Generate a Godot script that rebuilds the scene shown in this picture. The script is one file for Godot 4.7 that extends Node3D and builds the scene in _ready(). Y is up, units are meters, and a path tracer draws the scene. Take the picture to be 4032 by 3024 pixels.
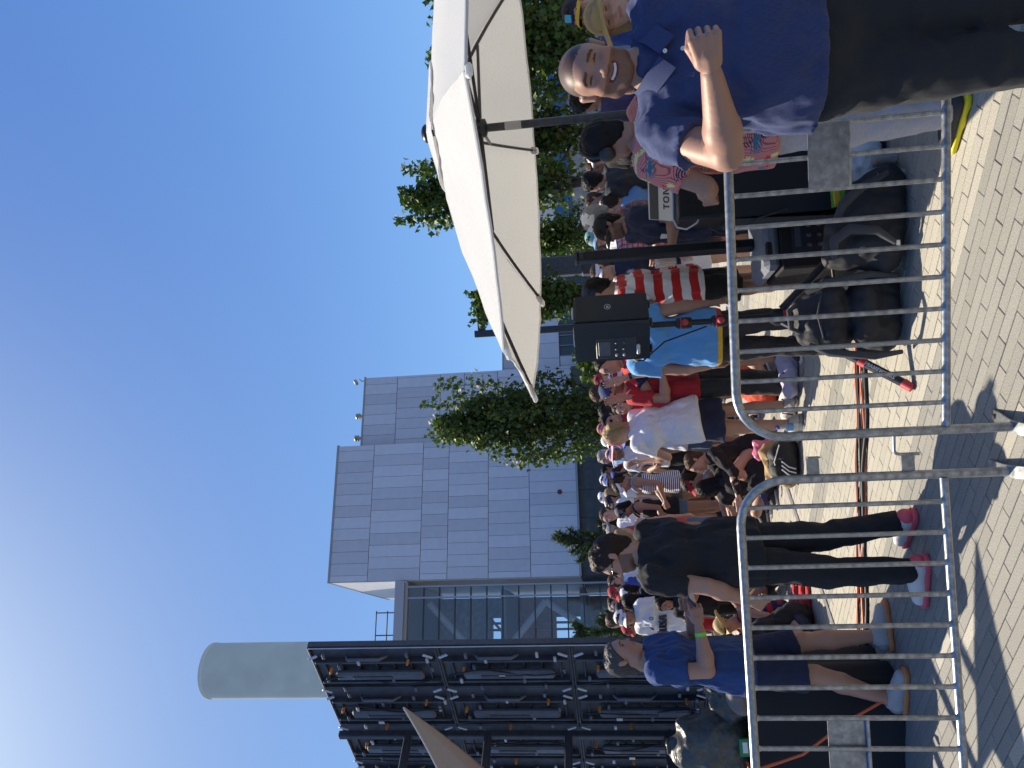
extends Node3D
# A plaza on a match day, seen over crowd barriers. The photograph lies on its side, so the camera is rolled by a quarter turn.

var rng := RandomNumberGenerator.new()
var taken := {}
var mats := {}
var cache := {}
var fold_noise := FastNoiseLite.new()
const SUN := Vector3(-0.3704, 0.8387, -0.3992)


class MB:
	var v := PackedVector3Array()
	var n := PackedVector3Array()
	var uv := PackedVector2Array()
	var c := PackedColorArray()
	var idx := PackedInt32Array()
	var tint := Color(1, 1, 1)

	func p(at: Vector3, nor: Vector3, t := Vector2.ZERO) -> int:
		v.append(at)
		n.append(nor)
		uv.append(t)
		c.append(tint)
		return v.size() - 1

	func tri(i: int, j: int, k: int) -> void:
		if (v[j] - v[i]).cross(v[k] - v[i]).dot(n[i] + n[j] + n[k]) > 0.0:
			idx.append(i); idx.append(k); idx.append(j)
		else:
			idx.append(i); idx.append(j); idx.append(k)

	func poly(pts: Array, out: Vector3) -> void:
		var nn: Vector3 = (pts[1] - pts[0]).cross(pts[2] - pts[0]).normalized()
		if nn.dot(out) < 0.0:
			nn = -nn
		var b := v.size()
		for q in pts:
			p(q, nn, Vector2(q.x + q.z, q.y))
		for i in range(1, pts.size() - 1):
			tri(b, b + i, b + i + 1)

	func box(at: Vector3, size: Vector3, bev := 0.0, bs := Basis()) -> MB:
		var h := size * 0.5
		if bev <= 0.0:
			for ax in 3:
				for s in [-1.0, 1.0]:
					var a := Vector3.ZERO
					a[ax] = s
					var u := Vector3.ZERO
					u[(ax + 1) % 3] = 1.0
					var w := Vector3.ZERO
					w[(ax + 2) % 3] = 1.0
					var pts := []
					for q in [[-1, -1], [1, -1], [1, 1], [-1, 1]]:
						pts.append(at + bs * ((a + u * q[0] + w * q[1]) * h))
					poly(pts, bs * a)
			return self
		var g := Vector3(bev, bev, bev)
		var inner := h - g
		for ax in 3:
			var b1 := (ax + 1) % 3
			var b2 := (ax + 2) % 3
			for s in [-1.0, 1.0]:
				var pts := []
				for q in [[-1, -1], [1, -1], [1, 1], [-1, 1]]:
					var o := Vector3.ZERO
					o[ax] = s * h[ax]; o[b1] = q[0] * inner[b1]; o[b2] = q[1] * inner[b2]
					pts.append(at + bs * o)
				var d := Vector3.ZERO
				d[ax] = s
				poly(pts, bs * d)
			for s in [-1.0, 1.0]:
				for t in [-1.0, 1.0]:
					var pts := []
					for q in [[0, -1], [0, 1], [1, 1], [1, -1]]:
						var o := Vector3.ZERO
						o[ax] = q[1] * inner[ax]
						o[b1] = s * (h[b1] if q[0] == 0 else inner[b1])
						o[b2] = t * (inner[b2] if q[0] == 0 else h[b2])
						pts.append(at + bs * o)
					var d := Vector3.ZERO
					d[b1] = s; d[b2] = t
					poly(pts, bs * d)
		for s in [-1.0, 1.0]:
			for t in [-1.0, 1.0]:
				for r in [-1.0, 1.0]:
					poly([at + bs * Vector3(s * h.x, t * inner.y, r * inner.z), at + bs * Vector3(s * inner.x, t * h.y, r * inner.z), at + bs * Vector3(s * inner.x, t * inner.y, r * h.z)], bs * Vector3(s, t, r))
		return self

	func tube(path: Array, radius, sides := 10, caps := true) -> MB:
		var rings := []
		var side := Vector3.ZERO
		for i in path.size():
			var d: Vector3 = (path[mini(i + 1, path.size() - 1)] - path[maxi(i - 1, 0)]).normalized()
			if side == Vector3.ZERO:
				side = d.cross(Vector3.UP if absf(d.y) < 0.9 else Vector3.RIGHT).normalized()
			side = (side - d * side.dot(d)).normalized()
			var up := d.cross(side)
			var r: float = radius[i] if radius is Array else radius
			var ring := []
			for k in sides:
				var a := TAU * k / sides
				var o := side * cos(a) + up * sin(a)
				ring.append(p(path[i] + o * r, o, Vector2(float(k) / sides, i)))
			rings.append(ring)
		for i in rings.size() - 1:
			for k in sides:
				var k2 := (k + 1) % sides
				tri(rings[i][k], rings[i + 1][k], rings[i + 1][k2])
				tri(rings[i][k], rings[i + 1][k2], rings[i][k2])
		if caps:
			for e in [0, path.size() - 1]:
				var d: Vector3 = (path[0] - path[1]).normalized() if e == 0 else (path[-1] - path[-2]).normalized()
				var pts := []
				for k in rings[e]:
					pts.append(v[k])
				poly(pts, d)
		return self

	func lathe(prof: Array, at: Vector3, sides := 20, bs := Basis(), sx := 1.0, sz := 1.0) -> MB:
		var rings := []
		for i in prof.size():
			var a: Vector2 = prof[maxi(i - 1, 0)]
			var b: Vector2 = prof[mini(i + 1, prof.size() - 1)]
			var t := (b - a).normalized()
			var nn := Vector2(t.y, -t.x)
			var ring := []
			for k in sides:
				var an := TAU * k / sides
				var o := Vector3(cos(an) * sx, 0, sin(an) * sz)
				var no := Vector3(cos(an) / sx * nn.x, nn.y, sin(an) / sz * nn.x).normalized()
				ring.append(p(at + bs * (o * prof[i].x + Vector3(0, prof[i].y, 0)), bs * no, Vector2(float(k) / sides, prof[i].y)))
			rings.append(ring)
		for i in rings.size() - 1:
			for k in sides:
				var k2 := (k + 1) % sides
				tri(rings[i][k], rings[i + 1][k], rings[i + 1][k2])
				tri(rings[i][k], rings[i + 1][k2], rings[i][k2])
		return self

	func sheet(rows: Array, thick := 0.0) -> MB:
		# a curved sheet through rows of points; with a thickness it gets a second face and an edge
		var h := rows.size()
		var w: int = rows[0].size()
		var nor := []
		for j in h:
			var rn := []
			for i in w:
				var du: Vector3 = rows[j][mini(i + 1, w - 1)] - rows[j][maxi(i - 1, 0)]
				var dv: Vector3 = rows[mini(j + 1, h - 1)][i] - rows[maxi(j - 1, 0)][i]
				rn.append(du.cross(dv).normalized())
			nor.append(rn)
		for s in ([1.0, -1.0] if thick > 0.0 else [1.0]):
			var b := v.size()
			for j in h:
				for i in w:
					p(rows[j][i] + nor[j][i] * s * thick * 0.5, nor[j][i] * s, Vector2(float(i) / (w - 1), float(j) / (h - 1)))
			for j in h - 1:
				for i in w - 1:
					var q := b + j * w + i
					tri(q, q + 1, q + w + 1)
					tri(q, q + w + 1, q + w)
		if thick > 0.0:
			var rim := []
			for i in w: rim.append([0, i])
			for j in range(1, h): rim.append([j, w - 1])
			for i in range(w - 2, -1, -1): rim.append([h - 1, i])
			for j in range(h - 2, 0, -1): rim.append([j, 0])
			var mid: Vector3 = rows[h / 2][w / 2]
			for k in rim.size():
				var a: Array = rim[k]
				var b2: Array = rim[(k + 1) % rim.size()]
				var pa: Vector3 = rows[a[0]][a[1]]
				var pb: Vector3 = rows[b2[0]][b2[1]]
				var na: Vector3 = nor[a[0]][a[1]] * thick * 0.5
				var nb: Vector3 = nor[b2[0]][b2[1]] * thick * 0.5
				if pa.distance_to(pb) > 1e-5:
					poly([pa + na, pb + nb, pb - nb, pa - na], (pa + pb) * 0.5 - mid)
		return self

	func mesh() -> ArrayMesh:
		var a := []
		a.resize(Mesh.ARRAY_MAX)
		a[Mesh.ARRAY_VERTEX] = v
		a[Mesh.ARRAY_NORMAL] = n
		a[Mesh.ARRAY_TEX_UV] = uv
		a[Mesh.ARRAY_COLOR] = c
		a[Mesh.ARRAY_INDEX] = idx
		var m := ArrayMesh.new()
		m.add_surface_from_arrays(Mesh.PRIMITIVE_TRIANGLES, a)
		return m

	func add(o: MB, t: Transform3D) -> MB:
		var b := v.size()
		var flip := t.basis.determinant() < 0.0
		var nb := t.basis.inverse().transposed()
		for i in o.v.size():
			v.append(t * o.v[i])
			n.append((nb * o.n[i]).normalized())
		uv.append_array(o.uv)
		c.append_array(o.c)
		for i in range(0, o.idx.size(), 3):
			idx.append(b + o.idx[i])
			idx.append(b + o.idx[i + (2 if flip else 1)])
			idx.append(b + o.idx[i + (1 if flip else 2)])
		return self


# ---------------------------------------------------------------- naming and materials
func numbered(called: String) -> String:
	var k: int = taken.get(called, -1) + 1
	taken[called] = k
	return called if k == 0 else "%s_%03d" % [called, k]


func obj(called: String, m, material: Material, parent: Node = self) -> MeshInstance3D:
	var o := MeshInstance3D.new()
	o.name = numbered(called) if parent == self else called
	o.mesh = m.mesh() if m is MB else m
	o.material_override = material
	parent.add_child(o, true)
	return o


func tag(o: Node, label: String, category: String, group := "") -> Node:
	o.set_meta("label", label)
	o.set_meta("category", category)
	if group: o.set_meta("group", group)
	return o


func thing(called: String, label: String, category: String, at := Vector3.ZERO, turn := 0.0, group := "") -> Node3D:
	var o := Node3D.new()
	o.name = numbered(called)
	add_child(o)
	o.position = at
	o.rotation.y = turn
	tag(o, label, category, group)
	return o


func part(called: String, parent: Node, at := Vector3.ZERO, turn := 0.0) -> Node3D:
	var o := Node3D.new()
	o.name = called
	parent.add_child(o, true)
	o.position = at
	o.rotation.y = turn
	return o


func lin(r: float, g: float, b: float) -> Color:
	return Color(r, g, b).linear_to_srgb()


func noise_tex(key: String, freq: float, size: int, lo: Color, hi: Color, normal := false, oct := 3, kind := FastNoiseLite.TYPE_SIMPLEX_SMOOTH) -> NoiseTexture2D:
	if mats.has(key): return mats[key]
	var fn := FastNoiseLite.new()
	fn.noise_type = kind
	fn.frequency = freq
	fn.fractal_octaves = oct
	fn.seed = hash(key) % 1000
	var t := NoiseTexture2D.new()
	t.noise = fn
	t.width = size
	t.height = size
	t.seamless = true
	if normal:
		t.as_normal_map = true
		t.bump_strength = 4.0
	else:
		var g := Gradient.new()
		g.set_color(0, lo)
		g.set_color(1, hi)
		t.color_ramp = g
	mats[key] = t
	return t


func mat(key: String, c: Color, rough := 0.8, metal := 0.0) -> StandardMaterial3D:
	if mats.has(key): return mats[key]
	var m := StandardMaterial3D.new()
	m.resource_name = key
	m.albedo_color = c
	m.roughness = rough
	m.metallic = metal
	mats[key] = m
	return m


func cloth(key: String, c: Color, rough := 0.9) -> StandardMaterial3D:
	if mats.has(key): return mats[key]
	var m := mat(key, c, rough)
	m.albedo_texture = noise_tex("cloth_tone", 0.03, 256, Color(0.93, 0.93, 0.93), Color(1, 1, 1))
	m.normal_enabled = true
	m.normal_texture = noise_tex("weave", 0.2, 256, Color.BLACK, Color.WHITE, true, 2)
	m.normal_scale = 0.35
	m.uv1_triplanar = true
	m.uv1_scale = Vector3(6, 6, 6)
	m.rim_enabled = true
	m.rim = 0.25
	m.rim_tint = 0.6
	return m


func worn(key: String, c: Color, rough: float, metal: float, freq := 3.0, lo := 0.75) -> StandardMaterial3D:
	if mats.has(key): return mats[key]
	var m := mat(key, c, rough, metal)
	m.albedo_texture = noise_tex("worn%d" % int(lo * 100), 0.015, 256, Color(lo, lo, lo), Color(1, 1, 1), false, 5)
	m.roughness_texture = noise_tex("rough", 0.02, 256, Color(0.7, 0.7, 0.7), Color(1, 1, 1), false, 4)
	m.uv1_triplanar = true
	m.uv1_world_triplanar = true
	m.uv1_scale = Vector3(freq, freq, freq)
	return m


func printed(key: String, img: Image, scale: Vector3, rough := 0.9) -> StandardMaterial3D:
	if mats.has(key): return mats[key]
	var m := mat(key, Color.WHITE, rough)
	m.albedo_texture = ImageTexture.create_from_image(img)
	m.uv1_scale = scale
	m.rim_enabled = true
	m.rim = 0.25
	return m


# ---------------------------------------------------------------- smooth bodies from tapered bones
# bone: [a, b, radius a, radius b, blend, flat end (0 none, 1 at b, 2 at a)]
func bones(prims: Array, cell: float, cuts := [], fold := 0.0, subs := [], fold_scale := Vector3(9, 5, 9), face := "") -> MB:
	var mn := Vector3(1e9, 1e9, 1e9)
	var mx := -mn
	for q in prims:
		var r: float = maxf(q[2], q[3]) + 2.5 * cell
		var rv := Vector3(r, r, r)
		mn = mn.min(q[0] - rv).min(q[1] - rv)
		mx = mx.max(q[0] + rv).max(q[1] + rv)
	var nx := int((mx.x - mn.x) / cell) + 2
	var ny := int((mx.y - mn.y) / cell) + 2
	var nz := int((mx.z - mn.z) / cell) + 2
	var nxy := nx * ny
	var f := PackedFloat32Array()
	f.resize(nxy * nz)
	f.fill(10.0)
	for q in prims:
		var a: Vector3 = q[0]
		var ba: Vector3 = q[1] - a
		var bb := maxf(ba.length_squared(), 1e-9)
		var ln := sqrt(bb)
		var ra: float = q[2]
		var dr: float = q[3] - ra
		var k: float = maxf(q[4], 1e-4)
		var flat: int = q[5] if q.size() > 5 else 0
		var rm: float = maxf(q[2], q[3]) + k * 0.7 + 2.2 * cell
		var lo: Vector3 = (a.min(q[1]) - Vector3(rm, rm, rm) - mn) / cell
		var hi: Vector3 = (a.max(q[1]) + Vector3(rm, rm, rm) - mn) / cell
		var x0 := maxi(int(lo.x), 0)
		var x1 := mini(int(hi.x) + 1, nx - 1)
		for z in range(maxi(int(lo.z), 0), mini(int(hi.z) + 1, nz - 1) + 1):
			for y in range(maxi(int(lo.y), 0), mini(int(hi.y) + 1, ny - 1) + 1):
				var row := z * nxy + y * nx
				var qq := Vector3(mn.x + x0 * cell, mn.y + y * cell, mn.z + z * cell) - a
				for x in range(x0, x1 + 1):
					var dt := qq.dot(ba)
					var t := clampf(dt / bb, 0.0, 1.0)
					var d := (qq - ba * t).length() - ra - dr * t
					if flat == 1: d = maxf(d, (dt - bb) / ln)
					elif flat == 2: d = maxf(d, -dt / ln)
					var o := f[row + x]
					var hh := k - absf(d - o)
					if hh > 0.0:
						f[row + x] = minf(d, o) - hh * hh / (4.0 * k)
					elif d < o:
						f[row + x] = d
					qq.x += cell
	for s in subs:
		var c: Vector3 = s[0]
		var r: float = s[1]
		var k: float = s[2]
		var rm := r + k + 2.0 * cell
		var lo := (c - Vector3(rm, rm, rm) - mn) / cell
		var hi := (c + Vector3(rm, rm, rm) - mn) / cell
		for z in range(maxi(int(lo.z), 0), mini(int(hi.z) + 1, nz - 1) + 1):
			for y in range(maxi(int(lo.y), 0), mini(int(hi.y) + 1, ny - 1) + 1):
				for x in range(maxi(int(lo.x), 0), mini(int(hi.x) + 1, nx - 1) + 1):
					var i := z * nxy + y * nx + x
					var d := r - (mn + Vector3(x, y, z) * cell - c).length()
					var hh := maxf(k - absf(d - f[i]), 0.0)
					f[i] = maxf(f[i], d) + hh * hh / (4.0 * k)
	if cuts or fold > 0.0:
		var far := 3.0 * cell
		for z in nz:
			for y in ny:
				var row := z * nxy + y * nx
				for x in nx:
					var d := f[row + x]
					if d > far: continue
					var at := Vector3(mn.x + x * cell, mn.y + y * cell, mn.z + z * cell)
					if fold > 0.0 and d > -far:
						d += fold * fold_noise.get_noise_3dv(at * fold_scale)
					for q in cuts:
						d = maxf(d, (at - q[1]).dot(q[0]))
					f[row + x] = d
	var out := MB.new()
	var vid := PackedInt32Array()
	vid.resize(nxy * nz)
	vid.fill(-1)
	var off := [0, 1, nx, nx + 1, nxy, nxy + 1, nxy + nx, nxy + nx + 1]
	var ed := [0, 1, 2, 3, 4, 5, 6, 7, 0, 2, 1, 3, 4, 6, 5, 7, 0, 4, 1, 5, 2, 6, 3, 7]
	var cv := PackedFloat32Array()
	cv.resize(8)
	var lim := 2.6 * cell
	for z in nz - 1:
		for y in ny - 1:
			var row := z * nxy + y * nx
			for x in nx - 1:
				var i0 := row + x
				if absf(f[i0]) > lim: continue
				var neg := 0
				for k in 8:
					var val := f[i0 + off[k]]
					cv[k] = val
					if val < 0.0: neg += 1
				if neg == 0 or neg == 8: continue
				var s := Vector3.ZERO
				var cnt := 0
				for e in range(0, 24, 2):
					var ia: int = ed[e]
					var ib: int = ed[e + 1]
					var va := cv[ia]
					var vb := cv[ib]
					if (va < 0.0) != (vb < 0.0):
						var t := va / (va - vb)
						if e < 8: s += Vector3(t, (ia >> 1) & 1, ia >> 2)
						elif e < 16: s += Vector3(ia & 1, t, ia >> 2)
						else: s += Vector3(ia & 1, (ia >> 1) & 1, t)
						cnt += 1
				var g := Vector3(cv[1] + cv[3] + cv[5] + cv[7] - cv[0] - cv[2] - cv[4] - cv[6], cv[2] + cv[3] + cv[6] + cv[7] - cv[0] - cv[1] - cv[4] - cv[5], cv[4] + cv[5] + cv[6] + cv[7] - cv[0] - cv[1] - cv[2] - cv[3]).normalized()
				var at := mn + (Vector3(x, y, z) + s / cnt) * cell
				if face: out.tint = head_tint(at, face)
				vid[i0] = out.p(at, g, Vector2(at.x - at.z, -at.y))
	var steps := [1, nx, nxy]
	for z in range(1, nz - 1):
		for y in range(1, ny - 1):
			var row := z * nxy + y * nx
			for x in range(1, nx - 1):
				var i0 := row + x
				if vid[i0] < 0: continue
				var neg := f[i0] < 0.0
				for ax in 3:
					if (f[i0 + steps[ax]] < 0.0) == neg: continue
					var u: int = steps[(ax + 1) % 3]
					var w: int = steps[(ax + 2) % 3]
					var a := vid[i0]
					var b := vid[i0 - u]
					var c := vid[i0 - u - w]
					var d := vid[i0 - w]
					if a < 0 or b < 0 or c < 0 or d < 0: continue
					if neg:
						out.idx.append_array([a, c, b, a, d, c])
					else:
						out.idx.append_array([a, b, c, a, c, d])
	return out


# ---------------------------------------------------------------- people
const ARMS := {
	"down": [Vector3(0.16, -1, 0.02), Vector3(0.02, -1, 0.2)],
	"back": [Vector3(0.2, -1, -0.25), Vector3(-0.1, -1, 0.25)],
	"bent": [Vector3(0.22, -0.95, 0.05), Vector3(-0.25, 0.1, 0.95)],
	"hold": [Vector3(0.2, -0.95, 0.15), Vector3(-0.5, -0.3, 0.8)],
	"cross": [Vector3(0.25, -0.85, 0.3), Vector3(-0.9, 0.12, 0.4)],
	"up": [Vector3(0.3, -0.62, 0.7), Vector3(-0.2, 0.95, 0.2)],
	"phone": [Vector3(0.12, -0.85, 0.4), Vector3(-0.35, 0.5, 0.8)],
	"hips": [Vector3(0.6, -0.8, -0.1), Vector3(-0.6, -0.65, 0.45)],
	"lap": [Vector3(0.2, -0.8, 0.45), Vector3(-0.3, -0.35, 0.9)],
	"reach": [Vector3(0.12, -0.75, 0.65), Vector3(-0.1, -0.2, 1.0)],
	"knees": [Vector3(0.25, -0.55, 0.8), Vector3(-0.15, -0.1, 1.0)],
}


func skeleton(o: Dictionary) -> Dictionary:
	var j := {}
	var legs: String = o.get("legs", "stand")
	var pel := Vector3(0, 0.95, 0)
	var hip := Vector3(0.088, 0.91, 0)
	var kl := Vector3(0.1, 0.5, 0.015)
	var al := Vector3(0.105, 0.092, -0.025)
	var kr := kl
	var ar := al
	match legs:
		"wide":
			kl = Vector3(0.14, 0.5, 0.03); al = Vector3(0.18, 0.092, 0.0); kr = kl; ar = al
		"close":
			kl = Vector3(0.085, 0.5, 0.015); al = Vector3(0.11, 0.092, -0.025); kr = kl; ar = al
		"half":
			kl = Vector3(0.11, 0.5, 0.06); al = Vector3(0.12, 0.092, 0.06); kr = Vector3(0.1, 0.5, 0.0); ar = Vector3(0.12, 0.092, -0.07)
		"stride":
			kl = Vector3(0.1, 0.5, 0.1); al = Vector3(0.1, 0.092, 0.13); kr = Vector3(0.1, 0.5, -0.02); ar = Vector3(0.1, 0.092, -0.17)
		"floor":
			pel = Vector3(0, 0.13, 0); hip = Vector3(0.09, 0.13, 0.03); kl = Vector3(0.2, 0.4, 0.31); al = Vector3(0.15, 0.092, 0.52); kr = kl; ar = al
		"cross":
			pel = Vector3(0, 0.13, 0); hip = Vector3(0.09, 0.13, 0.03); kl = Vector3(0.33, 0.21, 0.26); al = Vector3(-0.02, 0.092, 0.36); kr = kl; ar = Vector3(0.06, 0.092, 0.26)
		"chair":
			pel = Vector3(0, 0.5, 0); hip = Vector3(0.09, 0.5, 0.03); kl = Vector3(0.13, 0.51, 0.43); al = Vector3(0.13, 0.092, 0.42); kr = kl; ar = al
	var lean: float = deg_to_rad(o.get("lean", 0.0))
	var sp := Vector3(0, cos(lean), sin(lean))
	j.pel = pel; j.sp = sp
	j.fem = o.get("fem", false)
	j.w = o.get("w", 1.0)
	j.belly = o.get("belly", 0.0)
	var hp: float = deg_to_rad(o.get("hp", 0.0))
	var hd := Vector3(0, cos(lean * 0.75 + hp * 0.25), sin(lean * 0.75 + hp * 0.25))
	j.neck = pel + sp * 0.52
	j.head = j.neck + hd * 0.14
	j.hd = hd
	j.hb = Basis.from_euler(Vector3(lean * 0.35 + hp, deg_to_rad(o.get("hy", 0.0)), deg_to_rad(o.get("hr", 0.0))))
	var sw: float = (0.158 if j.fem else 0.18) * lerpf(1.0, j.w, 0.7)
	for side in [1.0, -1.0]:
		var k := "l" if side > 0 else "r"
		var f := Vector3(side, 1, 1)
		var arm = o.get("L" if side > 0 else "R", "down")
		if arm is String: arm = ARMS[arm]
		j["sh" + k] = pel + sp * 0.465 + Vector3(sw * side, 0, 0)
		var u: Vector3 = (arm[0] * f).normalized()
		var g: Vector3 = (arm[1] * f).normalized()
		j["el" + k] = j["sh" + k] + u * 0.285
		j["wr" + k] = j["el" + k] + g * 0.25
		j["fd" + k] = g
		j["hp" + k] = hip * f
		j["kn" + k] = (kl if side > 0 else kr) * f
		j["an" + k] = (al if side > 0 else ar) * f
	return j


func across(c: Vector3, half: float, r: float, k: float) -> Array:
	return [c - Vector3(half, 0, 0), c + Vector3(half, 0, 0), r, r, k]


func body_bones(j: Dictionary) -> Array:
	var w: float = j.w
	var fem: bool = j.fem
	var sp: Vector3 = j.sp
	var b := [
		across(j.pel, 0.07, 0.105 * w + (0.006 if fem else 0.0), 0.03),
		across(j.pel + sp * 0.17 + Vector3(0, 0, j.belly * 0.5), 0.05, (0.085 if fem else 0.095) * w + j.belly * 0.4, 0.06),
		across(j.pel + sp * 0.34, 0.07 * w, 0.1 * w, 0.06),
		[j.shl, j.shr, 0.055, 0.055, 0.05],
		[j.pel + sp * 0.44, j.neck + j.hd * 0.07, 0.062 * (0.85 if fem else 1.0), 0.052 * (0.85 if fem else 1.0), 0.04],
	]
	var t: float = 0.86 if fem else lerpf(1.0, w, 0.6)
	for k in ["l", "r"]:
		b.append([j["sh" + k], j["el" + k], 0.054 * t, 0.042 * t, 0.03])
		b.append([j["el" + k], j["el" + k].lerp(j["wr" + k], 0.3), 0.039 * t, 0.046 * t, 0.015])
		b.append([j["el" + k].lerp(j["wr" + k], 0.3), j["wr" + k], 0.046 * t, 0.026 * t, 0.02])
		b.append([j["hp" + k], j["kn" + k], 0.085 * lerpf(1.0, w, 0.6), 0.055, 0.04])
		b.append([j["kn" + k], j["kn" + k].lerp(j["an" + k], 0.35), 0.052, 0.057, 0.02])
		b.append([j["kn" + k].lerp(j["an" + k], 0.35), j["an" + k], 0.057, 0.036, 0.02])
	return b


func hand_mesh(pose: String, fine: bool) -> MB:
	var key := "hand_%s_%s" % [pose, fine]
	if cache.has(key): return cache[key]
	var curl: Array = {"relax": [22, 28, 18], "flat": [6, 8, 5], "grip": [48, 58, 40], "fist": [82, 98, 62], "point": [40, 70, 40]}[pose]
	var b := []
	var zs := [0.031, 0.0105, -0.0105, -0.03]
	var ls := [0.92, 1.0, 0.95, 0.76]
	b.append([Vector3(0, 0.015, 0), Vector3(0, -0.03, 0), 0.024, 0.022, 0.012])
	for i in 4:
		b.append([Vector3(0, -0.015, zs[i] * 0.6), Vector3(0.002, -0.084, zs[i]), 0.0145, 0.0118, 0.009])
		var at := Vector3(0.002, -0.086, zs[i])
		var ang := 0.0
		var seg := [0.043, 0.027, 0.021]
		for q in 3:
			ang += deg_to_rad(curl[q]) * (1.0 + 0.06 * i)
			var to: Vector3 = at + Vector3(-sin(ang), -cos(ang), zs[i] * 0.12) * seg[q] * ls[i]
			b.append([at, to, 0.0088 - q * 0.0008, 0.0082 - q * 0.0008, 0.002])
			at = to
	var th: float = 0.3 if pose == "flat" or pose == "relax" else 1.0
	var t0 := Vector3(-0.006, -0.022, 0.024)
	var t1 := t0 + Vector3(-0.018 - 0.012 * th, -0.03, 0.03 - 0.014 * th)
	var t2 := t1 + Vector3(-0.014 - 0.008 * th, -0.026, 0.006 - 0.014 * th)
	b.append([t0, t1, 0.0145, 0.0118, 0.01])
	b.append([t1, t2, 0.0115, 0.009, 0.004])
	cache[key] = bones(b, 0.0032 if fine else 0.0072)
	return cache[key]


func head_tint(at: Vector3, kind: String) -> Color:
	var x := absf(at.x)
	if at.z > 0.045:
		if pow((x - 0.032) / 0.0138, 2) + pow((at.y - 0.011) / (0.0038 if kind == "grin" else 0.0052), 2) < 1.0: return Color(0.1, 0.09, 0.09)
		var by := 0.031 - maxf(x - 0.036, 0.0) * 0.45
		if x > 0.012 and x < 0.054 and absf(at.y - by) < (0.0048 if kind != "f" else 0.003): return Color(0.22, 0.18, 0.16)
		if kind == "grin":
			var my := at.y + 0.056 - at.x * at.x * 9.0
			if absf(at.x) < 0.03 and absf(my) < 0.007: return Color(0.2, 0.08, 0.08)
			if absf(at.x) < 0.034 and absf(my) < 0.0125: return Color(0.72, 0.42, 0.4)
		elif pow(at.x / 0.027, 2) + pow((at.y + 0.054) / 0.0115, 2) < 1.0 and at.z > 0.07:
			return Color(0.86, 0.52, 0.5)
	if kind == "grin":
		var line := 0.07 - at.x * at.x * 4.0 - maxf(0.0, 0.05 - at.z) * 0.9
		if at.y > line + 0.006 * fold_noise.get_noise_3dv(at * 180.0) and (at.z < 0.085) and not (absf(at.x) > 0.078 and at.y < 0.03):
			var n := 0.2 + 0.12 * fold_noise.get_noise_3dv(at * 420.0)
			return Color(n, n * 0.93, n * 0.9)
	if kind == "beard" or kind == "grin":
		var edge := -0.032 - maxf(0.0, 0.07 - at.z) * -0.25
		if at.y < edge and at.z > -0.012 and at.y > -0.125: return Color(0.42, 0.4, 0.4) if kind == "beard" else Color(0.5, 0.46, 0.46) * (1.0 + 0.3 * fold_noise.get_noise_3dv(at * 380.0))
	if at.z > 0.05 and at.y < 0.0 and at.y > -0.04 and x > 0.025: return Color(1.05, 0.9, 0.88)
	var mott := 1.0 + 0.07 * fold_noise.get_noise_3dv(at * 45.0) + 0.04 * fold_noise.get_noise_3dv(at * 160.0)
	return Color(mott, mott * 0.99, mott * 0.985)


func head_mesh(kind: String, fine: bool) -> MB:
	var key := "head_%s_%s" % [kind, fine]
	if cache.has(key): return cache[key]
	var fem := kind == "f"
	var jw := 0.028 if fem else 0.036
	var b := [
		[Vector3(0, 0.034, -0.026), Vector3(0, 0.03, 0.024), 0.0775, 0.074, 0.02],
		[Vector3(0, 0.0, 0.04), Vector3(0, -0.055, 0.05), 0.06, 0.045, 0.03],
		[Vector3(-jw, -0.068, 0.03), Vector3(jw, -0.068, 0.03), 0.036, 0.036, 0.03],
		[Vector3(-jw * 0.4, -0.092, 0.068), Vector3(jw * 0.4, -0.092, 0.068), 0.019, 0.019, 0.025],
		[Vector3(-0.04, -0.022, 0.062), Vector3(-0.043, -0.03, 0.05), 0.027, 0.027, 0.02],
		[Vector3(0.04, -0.022, 0.062), Vector3(0.043, -0.03, 0.05), 0.027, 0.027, 0.02],
		[Vector3(-0.036, 0.03, 0.078), Vector3(0.036, 0.03, 0.078), 0.0155, 0.0155, 0.015],
		[Vector3(0, 0.02, 0.088), Vector3(0, -0.02, 0.107), 0.0085, 0.0125, 0.012],
		[Vector3(-0.012, -0.024, 0.097), Vector3(0.012, -0.024, 0.097), 0.0095, 0.0095, 0.006],
		[Vector3(-0.018, -0.049, 0.089), Vector3(0.018, -0.049, 0.089), 0.0085, 0.0085, 0.008],
		[Vector3(-0.015, -0.061, 0.087), Vector3(0.015, -0.061, 0.087), 0.009, 0.009, 0.006],
		[Vector3(0, -0.03, -0.02), Vector3(0, -0.11, -0.025), 0.058, 0.052, 0.03],
	]
	for s in [-1.0, 1.0]:
		b.append([Vector3(0.079 * s, 0.02, -0.006), Vector3(0.076 * s, -0.012, 0.002), 0.0135, 0.0115, 0.006])
		b.append([Vector3(0.083 * s, 0.024, -0.014), Vector3(0.079 * s, -0.002, -0.012), 0.0115, 0.009, 0.006])
	var subs := [[Vector3(-0.032, 0.008, 0.102), 0.019, 0.014], [Vector3(0.032, 0.008, 0.102), 0.019, 0.014]]
	if kind == "grin":
		for i in 7:
			var x := (i - 3) * 0.0085
			subs.append([Vector3(x, -0.057 + x * x * 9.0, 0.103 - x * x * 14.0), 0.0105, 0.005])
	cache[key] = bones(b, 0.0038 if fine else 0.0085, [], 0.0, subs, Vector3.ONE, kind)
	return cache[key]


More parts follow.
